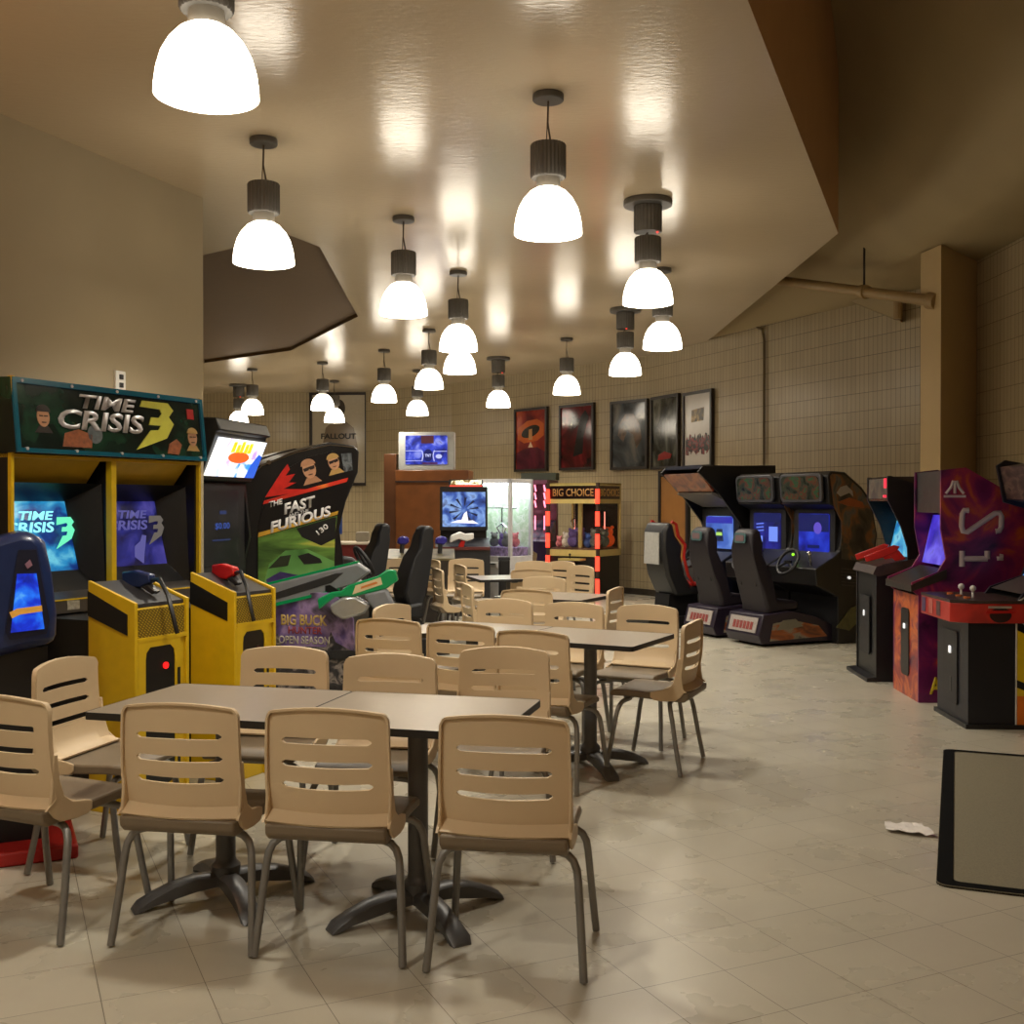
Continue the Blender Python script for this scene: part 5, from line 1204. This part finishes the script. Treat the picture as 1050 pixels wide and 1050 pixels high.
# single driving cabinet with orange marquee and red edged seat
t = thing('driving_cabinet', 'driving cabinet with an orange marquee between diagonal dark struts and a red edged seat', 'arcade cabinet', pA - uR * 1.78, yaw(nR))
m = MB(); m.prism([(.05, 0), (.05, 1.45), (-.1, 1.88), (.45, 1.88), (.5, 1.5), (.5, 0)], -.40, .40, 'x'); m.prism([(.06, .0), (-.3, .0), (-.3, .55), (-.38, .72), (-.1, .88), (.06, .92)], -.38, .38, 'x'); m.build('body', NAVY, t, bevel=.012)
for s in (-1, 1):
    a, b = sorted((s * .40, s * .43))
    m = MB(); m.prism([(-.62, 1.86), (-.55, 1.93), (.5, 1.95), (.5, 0), (.1, 0), (.08, 1.0), (-.02, 1.25), (-.32, 1.6)], a, b, 'x'); m.build('side_strut', BLACK, t, bevel=.006)
m = MB(); m.box(-.40, .40, -.55, .45, 1.90, 1.94); m.build('roof', NAVY, t)
O = Vector((0, -.47, 1.745)); U = Vector((0, -.28, .30)).normalized()
m = MB(); m.flat(O, X, U, [(-.40, -.14), (.40, -.14), (.40, .14), (-.40, .14)], .02); mk = m.build('marquee', art('orange_flame_marquee', [(.3, (40, 20, 12)), (.45, (160, 60, 24)), (.56, (226, 130, 50)), (.64, (196, 90, 40)), (.75, (110, 90, 60))], 8, 4, es=.18), t)
m = MB(); m.prism([(-.40, 1.60), (-.38, 1.62), (-.02, 1.52), (-.02, 1.44)], -.38, .38, 'x'); m.build('speaker_panel', M('grey_speaker_panel', (108, 104, 96), .5), t)
m = MB(); m.prism([(-.0, 1.02 - .12), (-.02, 1.42), (.05, 1.42), (.05, .9)], -.39, .39, 'x'); m.build('screen_surround', DARK, t)
m = MB(); m.flat((0, -.022, 0), X, Z, rrect(-.29, .29, .93, 1.33, .06), .006); sc = m.build('screen', art('blue_road_picture', [(.3, (50, 80, 170)), (.5, (80, 120, 220)), (.65, (130, 170, 250)), (.75, (40, 60, 140))], 2.5, 3, es=.75), t)
m = MB(); m.flat((0, -.029, 0), X, Z, [(-.07, 1.02), (.09, 1.02), (.07, 1.17), (-.05, 1.17)], .003); m.build('picture_car', M('dark_blue_picture', (0, 0, 0), .4, emit=(24, 40, 90), es=.6, var=0), sc)
m = MB(); m.flat((0, -.033, 0), X, Z, [(-.06, 1.09), (.07, 1.09), (.065, 1.13), (-.055, 1.13)], .003); m.build('picture_roof', M('lime_picture', (0, 0, 0), .4, emit=(190, 240, 110), es=.9, var=0), sc)
m = MB(); m.flat((0, -.029, 0), X, Z, [(-.28, 1.24), (.28, 1.24), (.28, 1.32), (-.28, 1.32)], .002); m.build('picture_sky', M('deep_blue_picture', (0, 0, 0), .4, emit=(50, 50, 190), es=.8, var=0), sc)
m = MB(); wheel(m, Vector((0, -.42, .84)), X, Vector((0, .5, .86)), .15); m.build('steering_wheel', DARK, t)
m = MB(); m.box(-.28, .28, -1.2, -.25, 0, .14); m.build('floor_base', BLACK, t)
REDV = M('red_vinyl', (176, 34, 24), .4)
pr = [(-.80, .38), (-.92, .62), (-.98, .92), (-.97, 1.16), (-.92, 1.26), (-.84, 1.25), (-.80, 1.10), (-.70, .98), (-.72, .85), (-.66, .62), (-.58, .50), (-.36, .50), (-.34, .40)]
m = MB(); m.prism(pr, -.24, .24, 'x'); st = m.build('seat', M('black_vinyl', (30, 29, 30), .45), t, bevel=.04)
m = MB(); ed = [(-.86, 1.27), (-.80, 1.24), (-.77, 1.10), (-.67, .99), (-.69, .85), (-.63, .63), (-.55, .52), (-.34, .52)]
for x in (-.235, .235): m.tube([(x, y, z) for y, z in ed], .020, 8)
m.build('red_edge', REDV, st)
m = MB(); m.box(-.22, .22, -.72, -.33, .49, .525); m.build('red_cushion', REDV, st, bevel=.01)
m = MB(); m.flat((0, -.985, .96), X, Vector((0, .02, 1)).normalized(), [(-.17, -.2), (.17, -.2), (.16, .18), (-.16, .18)], .012); m.build('back_label', M('pale_label', (176, 174, 168), .4, var=.1, scale=30), st)
m = MB(); m.prism([(-.88, 0), (-.84, .40), (-.45, .40), (-.4, 0)], -.16, .16, 'x'); m.build('seat_post', BLACK, t)

# ---- upright cabinets along the right wall, facing across the room
nU = Vector((-1, .06, 0)).normalized()
def sides(t, prof, hw, mat, names=('side_panel',), mats=None):
    out = []
    for k, s in enumerate((-1, 1)):
        a, b = sorted((s * (hw - .025), s * hw)); m = MB(); m.prism(prof, a, b, 'x'); out.append(m.build('side_panel', (mats[k] if mats else mat), t))
    return out
# black gun cabinet
t = thing('arcade_cabinet', 'black gun cabinet with a small red lit marquee beside the engine picture cabinet', 'arcade cabinet', (3.06, 9.52, 0), yaw(nU)); hw = .33
PF = [(0, 0), (0, .90), (.05, .98), (.26, 1.02), (.255, 1.12), (.20, 1.30), (.12, 1.46), (.09, 1.52), (.09, 1.72), (.12, 1.72), (.75, 1.50), (.80, 1.2), (.80, 0)]
sides(t, PF, hw, BLACK)
m = MB(); m.prism([(.01, 0), (.01, .88), (.06, .95), (.36, 1.0), (.42, 1.36), (.42, 1.6), (.75, 1.48), (.78, 0)], -hw + .025, hw - .025, 'x'); m.build('body', BLACK, t)
m = MB(); m.box(-hw + .026, hw - .026, .10, .40, 1.51, 1.715); mk = m.build('marquee', M('dim_marquee', (70, 62, 52), .2), t)
MA = art('grey_red_marquee', [(.35, (60, 54, 50)), (.5, (120, 112, 98)), (.6, (170, 150, 110)), (.7, (110, 50, 44))], 8, 3, es=.25)
m = MB(); m.flat((0, .099, 0), X, Z, [(-hw + .04, 1.53), (hw - .04, 1.53), (hw - .04, 1.70), (-hw + .04, 1.70)], .004); m.build('marquee_art', MA, mk)
m = MB(); m.flat((0, .094, 0), X, Z, [(hw - .12, 1.62), (hw - .05, 1.62), (hw - .05, 1.70), (hw - .12, 1.70)], .003); m.flat((0, .094, 0), X, Z, [(hw - .14, 1.54), (hw - .05, 1.54), (hw - .05, 1.56), (hw - .14, 1.56)], .003); m.build('red_glow_letter', M('red_marquee_glow', (0, 0, 0), .4, emit=(255, 30, 60), es=1.6, var=0), mk)
m = MB(); m.poly([(-hw + .03, .275, 1.04), (hw - .03, .275, 1.04), (hw - .03, .36, 1.40), (-hw + .03, .36, 1.40)]); m.build('screen', art('cyan_water_picture', [(.3, (30, 110, 190)), (.5, (70, 190, 240)), (.64, (150, 230, 250)), (.74, (40, 140, 210))], 7, 5, es=.8), t)
m = MB(); m.prism([(-.03, .90), (.0, .965), (.32, 1.03), (.32, .96), (.02, .88)], -hw - .01, hw + .01, 'x'); m.build('control_panel', M('dark_worn_panel', (62, 50, 44), .4, var=.2), t)
m = MB(); m.prism([(-.08, 0), (-.08, .03), (.0, .04), (.0, 0)], -hw - .02, hw + .02, 'x'); m.build('kick_plate', BLACK, t)
m = MB(); m.flat((0, -.001, 0), X, Z, rrect(-.14, .14, .2, .7, .03), .01); cd = m.build('coin_door', DARK, t)
m = MB(); m.flat((0, -.012, 0), X, Z, rrect(-.03, .0, .52, .57, .01), .006); m.build('coin_slot_lamp', M('white_slot_lamp', (230, 230, 230), .3, emit=(255, 255, 255), es=.8, var=0), cd)
ru = yaw(nU)
def locU(o, x, y, z): return Vector(o) + Matrix.Rotation(ru, 3, 'Z') @ Vector((x, y, z))
for k, (x, lab, tilt) in enumerate(((-.14, 'red pistol lying on the far half of the black gun cabinet panel', .5), (.17, 'red pistol lying on the near half of the black gun cabinet panel', .7))):
    g = thing('light_gun', lab, 'light gun', locU((3.06, 9.52, 0), x, .13, 1.0), ru + 1.2 + .2 * k, 'red pistols of the black gun cabinet')
    g.rotation_euler = (0, -.35, ru + 1.2 + .2 * k)
    m = MB(); m.prism([(-.16, .05), (-.16, .10), (.10, .11), (.14, .085), (.10, .05), (-.02, .04)], -.022, .022, 'y'); m.build('barrel', RED, g, bevel=.006)
    m = MB(); m.prism([(.03, .05), (.12, .06), (.16, -.06), (.09, -.08)], -.02, .02, 'y'); m.build('grip', RED, g, bevel=.006)
    m = MB(); p = [(.12, 0, -.07), (.0, .02, -.12), (-.18, .05, -.2), (-.26, .08, -.45), (-.27, .1, -.7), (-.2, .05, -.78), (.0, .0, -.62)]; m.tube(p, .007, 6); m.build('cord', BLACK, g)

# purple cabinet with big turned letters
t = thing('arcade_cabinet', 'purple and orange cabinet with large grey letters running down its side', 'arcade cabinet', (3.06, 8.56, 0), yaw(nU)); hw = .33
PF = [(0, 0), (0, .80), (-.05, .84), (-.05, .90), (.14, .98), (.20, 1.08), (.16, 1.30), (.16, 1.74), (.34, 1.76), (.78, 1.50), (.9, 1.2), (.9, 0)]
PA = art('purple_flame_print', [(.30, (58, 18, 62)), (.46, (112, 28, 88)), (.56, (150, 44, 80)), (.65, (186, 88, 44)), (.73, (116, 32, 76)), (.8, (44, 14, 38))], 2.6, 5, rough=.35, dist=1.5)
sd = sides(t, PF, hw, PA)
FA = art('orange_purple_print', [(.3, (70, 22, 60)), (.45, (160, 60, 50)), (.56, (206, 110, 50)), (.66, (130, 40, 76)), (.76, (90, 50, 90))], 4.5, 5, rough=.35, dist=1.5)
m = MB(); m.prism([(.008, 0), (.008, .80), (.3, .92), (.34, 1.4), (.34, 1.72), (.78, 1.48), (.88, 0)], -hw + .025, hw - .025, 'x'); m.build('body', BLACK, t)
m = MB(); m.flat((0, .007, 0), X, Z, [(-hw + .03, .0), (hw - .03, 0), (hw - .03, .80), (-hw + .03, .80)], .006); ft = m.build('front_art', FA, t)
m = MB(); m.flat((0, 0, 0), X, Z, rrect(-.10, .10, .16, .68, .04), .008); cd = m.build('coin_door', BLACK, ft)
m = MB(); m.flat((0, -.009, 0), X, Z, rrect(-.02, .02, .52, .56, .01), .006); m.build('coin_slot_lamp', M('white_slot_lamp2', (230, 230, 230), .3, emit=(255, 255, 255), es=.8, var=0), cd)
m = MB(); m.box(-hw + .026, hw - .026, .175, .36, 1.42, 1.735); m.build('marquee', art('dim_dark_marquee', [(.3, (16, 17, 18)), (.55, (34, 36, 36)), (.7, (50, 46, 42))], 8, 4, rough=.3), t)
m = MB(); m.poly([(-hw + .03, .215, 1.02), (hw - .03, .215, 1.02), (hw - .03, .30, 1.40), (-hw + .03, .30, 1.40)]); m.build('screen', art('violet_glow_picture', [(.3, (40, 30, 160)), (.5, (80, 60, 220)), (.64, (120, 110, 250)), (.74, (50, 40, 150))], 5, 3, es=.9), t)
m = MB(); m.prism([(-.06, .83), (-.06, .88), (.2, 1.0), (.2, .93)], -hw - .01, hw + .01, 'x'); pn = m.build('control_panel', M('dark_olive_panel', (46, 42, 36), .4, var=.3, scale=20), t)
GLET = M('grey_ink', (196, 186, 192), .4, var=.05)
xs = hw + .001
def yz(zx, zy):
    px, py = 880 + zx / 6.18, 470 + zy / 6.18
    return (xs - .009, (px - 525) / FP * 8.24 - 3.06 + .02, EYE - (py - 515) * 8.24 / FP)
for nm, strokes in (('letter_s', [[(690, 330), (662, 330), (650, 352), (646, 430), (655, 462), (680, 468), (852, 348), (880, 345), (892, 368), (890, 435), (878, 458), (855, 462)]]),
                    ('letter_i', [[(650, 585), (650, 685)], [(650, 635), (805, 635)], [(805, 585), (805, 636)], [(880, 620), (880, 634), (892, 634), (892, 620), (880, 620)]])):
    lt = MB()
    for st in strokes: lt.tube([yz(*q) for q in st], .023, 10)
    lt.build(nm, GLET, sd[1], smooth=60)
text('AR', .16, .13, sd[1], M('yellow_ink', (214, 186, 40), .4), (xs, .16, .13), Y, Z, bold=.03, t=.004)
m = MB()
for k in (-1, 0, 1): m.tube([(xs, .26 + k * .012, 1.66), (xs, .26 + k * .03, 1.61), (xs, .26 + k * .065, 1.565)], .011, 6)
m.flat((xs - .002, .26, 1.535), Y, Z, [(-.08, 0), (.08, 0), (.08, .018), (-.08, .018)], .006)
m.build('maker_emblem', GLET, sd[1])

# cabinet with the red and orange control deck
t = thing('arcade_cabinet', 'cabinet with a red control deck on a black pedestal, yellow printed body side', 'arcade cabinet', (3.04, 7.60, 0), yaw(nU)); hw = .31
m = MB(); m.box(-hw, hw, 0, .42, .02, .70); m.build('pedestal', M('navy_black_pedestal', (20, 21, 30), .45), t)
m = MB(); m.box(-hw - .02, hw + .02, -.02, .44, 0, .03); m.build('kick_plate', BLACK, t)
m = MB(); m.flat((0, -.001, 0), X, Z, rrect(-.16, .12, .12, .62, .02), .01); cd = m.build('coin_door', DARK, t)
m = MB(); m.flat((0, -.012, 0), X, Z, rrect(-.03, .01, .46, .51, .01), .006); m.build('coin_slot_lamp', M('white_slot_lamp3', (230, 230, 230), .3, emit=(255, 255, 255), es=.8, var=0), cd)
m = MB(); m.box(-.02, .02, -.013, -.001, .20, .3); m.build('hasp', BLACK, cd)
DK = art('red_orange_deck_print', [(.3, (120, 26, 24)), (.5, (190, 44, 34)), (.65, (160, 34, 30)), (.75, (60, 22, 26))], 2.5, 3, rough=.35)
m = MB(); m.prism([(-.10, -hw - .06), (-.02, -hw - .10), (.5, -hw - .10), (.5, hw + .02), (.02, hw + .02), (-.10, hw - .06)], .70, .83, 'z')
m.v = [Vector((p.y, p.x, p.z)) for p in m.v]
dk = m.build('control_deck', DK, t, bevel=.006)
m = MB(); m.prism([(-.10, -hw - .06), (-.02, -hw - .10), (.5, -hw - .10), (.5, hw + .02), (.02, hw + .02), (-.10, hw - .06)], .83, .85, 'z')
m.v = [Vector((p.y, p.x, p.z)) for p in m.v]; m.build('deck_top', M('dark_worn_deck', (58, 44, 40), .35, var=.2), dk)
m = MB()
for k, x in enumerate((-.30, -.14, .02)): m.flat((0, -.101, 0), X, Z, [(x - .04, .72), (x + .04, .72), (x + .04, .82), (x - .04, .82)], .003, k % 3)
m.build('deck_picture', [M('violet_print', (80, 60, 100), .4, var=.3), M('salmon_print', (190, 100, 90), .4), M('grey_plum_print', (84, 60, 64), .4, var=.4, scale=40)], dk, smooth=0)
m = MB(); m.flat((hw + .021, 0, 0), Y, Z, circ(.2, .755, .07, .05), .003); m.build('round_emblem', M('dark_emblem', (44, 20, 22), .4), dk)
m = MB(); m.flat((hw + .0245, 0, 0), Y, Z, [(.12, .80), (.27, .80), (.27, .815), (.12, .815)], .003); m.flat((hw + .0245, 0, 0), Y, Z, [(.1, .765), (.3, .77), (.29, .785), (.11, .785)], .003, 1); m.build('emblem_bar', [M('pale_bar', (170, 160, 150), .4), RED], dk, smooth=0)
for x, y, c in ((-.12, .1, 0), (.05, .12, 0), (-.02, .05, 1), (.14, .05, 1), (-.2, .05, 1)):
    m = MB()
    if c == 0: m.tube([(x, y, .85), (x, y, .90)], .008, 8); m.ball((x, y, .91), .022, 10); m.build('joystick', M('white_ball', (226, 224, 220), .3), dk)
    else: m.lathe([(0, .012), (.022, .012), (.024, 0), (0, 0)], 14, (x, y, .85)); m.build('push_button', M('orange_button', (190, 100, 40), .35), dk)
YB = art('yellow_black_print', [(.0, (236, 200, 30)), (.62, (222, 150, 30)), (.75, (30, 26, 20))], 1.2, 1, rough=.35, const=True)
SP = [(.30, 0), (.30, .82), (.36, .90), (.58, .98), (.66, 1.2), (.72, 1.42), (.45, 1.50), (.40, 1.76), (.46, 1.80), (1.0, 1.7), (1.2, 1.2), (1.2, 0)]
sd = sides(t, SP, hw, M('navy_side', (24, 26, 40), .4))
m = MB(); m.flat((hw + .001, 0, 0), Y, Z, [(.305, .02), (1.19, .02), (1.19, .55), (.62, .50), (.305, .66)], .003, 0)
m.flat((hw + .001, 0, 0), Y, Z, [(.305, .28), (.40, .24), (.46, .28), (.6, .22), (1.19, .3), (1.19, .36), (.6, .28), (.46, .33), (.40, .29), (.305, .33)], .005, 1)
m.flat((hw + .001, 0, 0), Y, Z, [(.305, .02), (1.19, .02), (1.19, .2), (.305, .22)], .004, 2)
m.build('yellow_print', [M('bright_yellow_ink', (226, 196, 24), .35), BLACK, M('orange_ink', (226, 120, 30), .35)], sd[1], smooth=0)
m = MB(); m.tube([(hw + .002, .31, .02), (hw + .002, .31, .80), (hw + .002, .33, .85), (hw + .002, .38, .88), (hw + .002, .6, .93)], .006, 6); m.tube([(hw + .004, .31, .73), (hw + .004, .36, .70), (hw + .004, .48, .58), (hw + .004, .9, .52)], .008, 6); m.build('white_outline', M('white_line', (200, 198, 190), .4), sd[1])
m = MB(); m.prism([(.32, 0), (.32, .82), (.6, .95), (.95, 1.35), (.95, 1.6), (1.15, 1.2), (1.18, 0)], -hw + .025, hw - .025, 'x'); m.build('body', BLACK, t)
m = MB(); m.poly([(-hw + .03, .58, .98), (hw - .03, .58, .98), (hw - .03, .88, 1.36), (-hw + .03, .88, 1.36)]); m.build('screen', art('soft_blue_picture', [(.3, (40, 90, 170)), (.5, (90, 150, 220)), (.65, (140, 190, 240)), (.75, (60, 100, 180))], 3, 3, es=.8), t)
m = MB(); m.poly([(-hw + .03, .36, .89), (hw - .03, .36, .89), (hw - .03, .578, .978), (-hw + .03, .578, .978)]); m.build('screen_bezel', M('grey_brown_bezel', (84, 76, 72), .35), t)
m = MB(); m.prism([(.47, 1.52), (.42, 1.75), (.6, 1.78), (.9, 1.68), (.8, 1.46)], -hw + .026, hw - .026, 'x'); m.build('marquee', art('dim_plum_marquee', [(.3, (34, 28, 30)), (.5, (84, 64, 64)), (.62, (120, 100, 90)), (.7, (44, 36, 38))], 7, 5, rough=.3, stretch=(1, 1, 3)), t)

# ------------------------------------------------------------------ floor things
dirm = math.atan2(.927, .374) - PI / 2
t = thing('floor_mat', 'grey floor mat with a thick black rubber border near the right cabinets', 'floor mat', (1.655, 4.29, 0), dirm)
Lm, Wm = 2.55, 1.5
m = MB(); m.prism(rrect(0, Wm, 0, Lm, .05), 0, .010, 'z'); m.build('mat_surface', M('grey_green_carpet', (132, 124, 102), .85, var=.12, scale=160, bump=.4, bscale=500), t)
m = MB(); o = rrect(0, Wm, 0, Lm, .05); i = rrect(.062, Wm - .05, .05, Lm - .06, .03); n = len(o)
random.seed(5)
pts = [(x, y, 0) for x, y in o] + [(x, y, .010) for x, y in o] + [(x, y, .014) for x, y in i]
m.faces(pts, [(r * n + k, r * n + (k + 1) % n, (r + 1) * n + (k + 1) % n, (r + 1) * n + k) for r in range(2) for k in range(n)]); m.build('border', M('black_carpet_border', (13, 13, 13), .95, spec=.1), t, bevel=.002)
m = MB(); N = 9; pts = []
for j in range(N):
    for i in range(N):
        u, v = i / (N - 1) - .5, j / (N - 1) - .5
        pts.append((u * .21 * (1 - .5 * (v + .5) * (u > 0)) , v * .085 * (1 - .8 * max(0, -u)) , .004 + .014 * abs(math.sin(u * 9 + v * 5)) + random.uniform(0, .008)))
pts = [(x * 1.05, y * 2.0, z * .9) for x, y, z in pts]
m.faces(pts, [(j * N + i, j * N + i + 1, (j + 1) * N + i + 1, (j + 1) * N + i) for j in range(N - 1) for i in range(N - 1)])
o = m.build('paper_napkin', M('white_tissue', (226, 220, 214), .8, var=.02), solid=.001); o.location = G(935, 853); o.rotation_euler = (0, 0, -.25); tag(o, 'crumpled white paper napkin on the floor beside the mat', 'napkin')

# ------------------------------------------------------------------ camera, world, output look
cam = bpy.data.cameras.new('camera'); cam.sensor_width = 36.0; cam.lens = FP / 1050 * 36.0; cam.clip_start = 0.05; cam.clip_end = 100
co = bpy.data.objects.new('camera', cam); COL.objects.link(co)
co.location = (0, 0, EYE); co.rotation_euler = (math.radians(90) - math.atan(10 / FP), 0, 0)
SC.camera = co
w = bpy.data.worlds.new('World'); SC.world = w; w.use_nodes = True
w.node_tree.nodes['Background'].inputs['Color'].default_value = (1.0, .8, .6, 1); w.node_tree.nodes['Background'].inputs['Strength'].default_value = .02
vs = SC.view_settings
vs.view_transform = 'Standard'; vs.look = 'None'; vs.exposure = -0.06; vs.gamma = 1.0; vs.use_curve_mapping = False
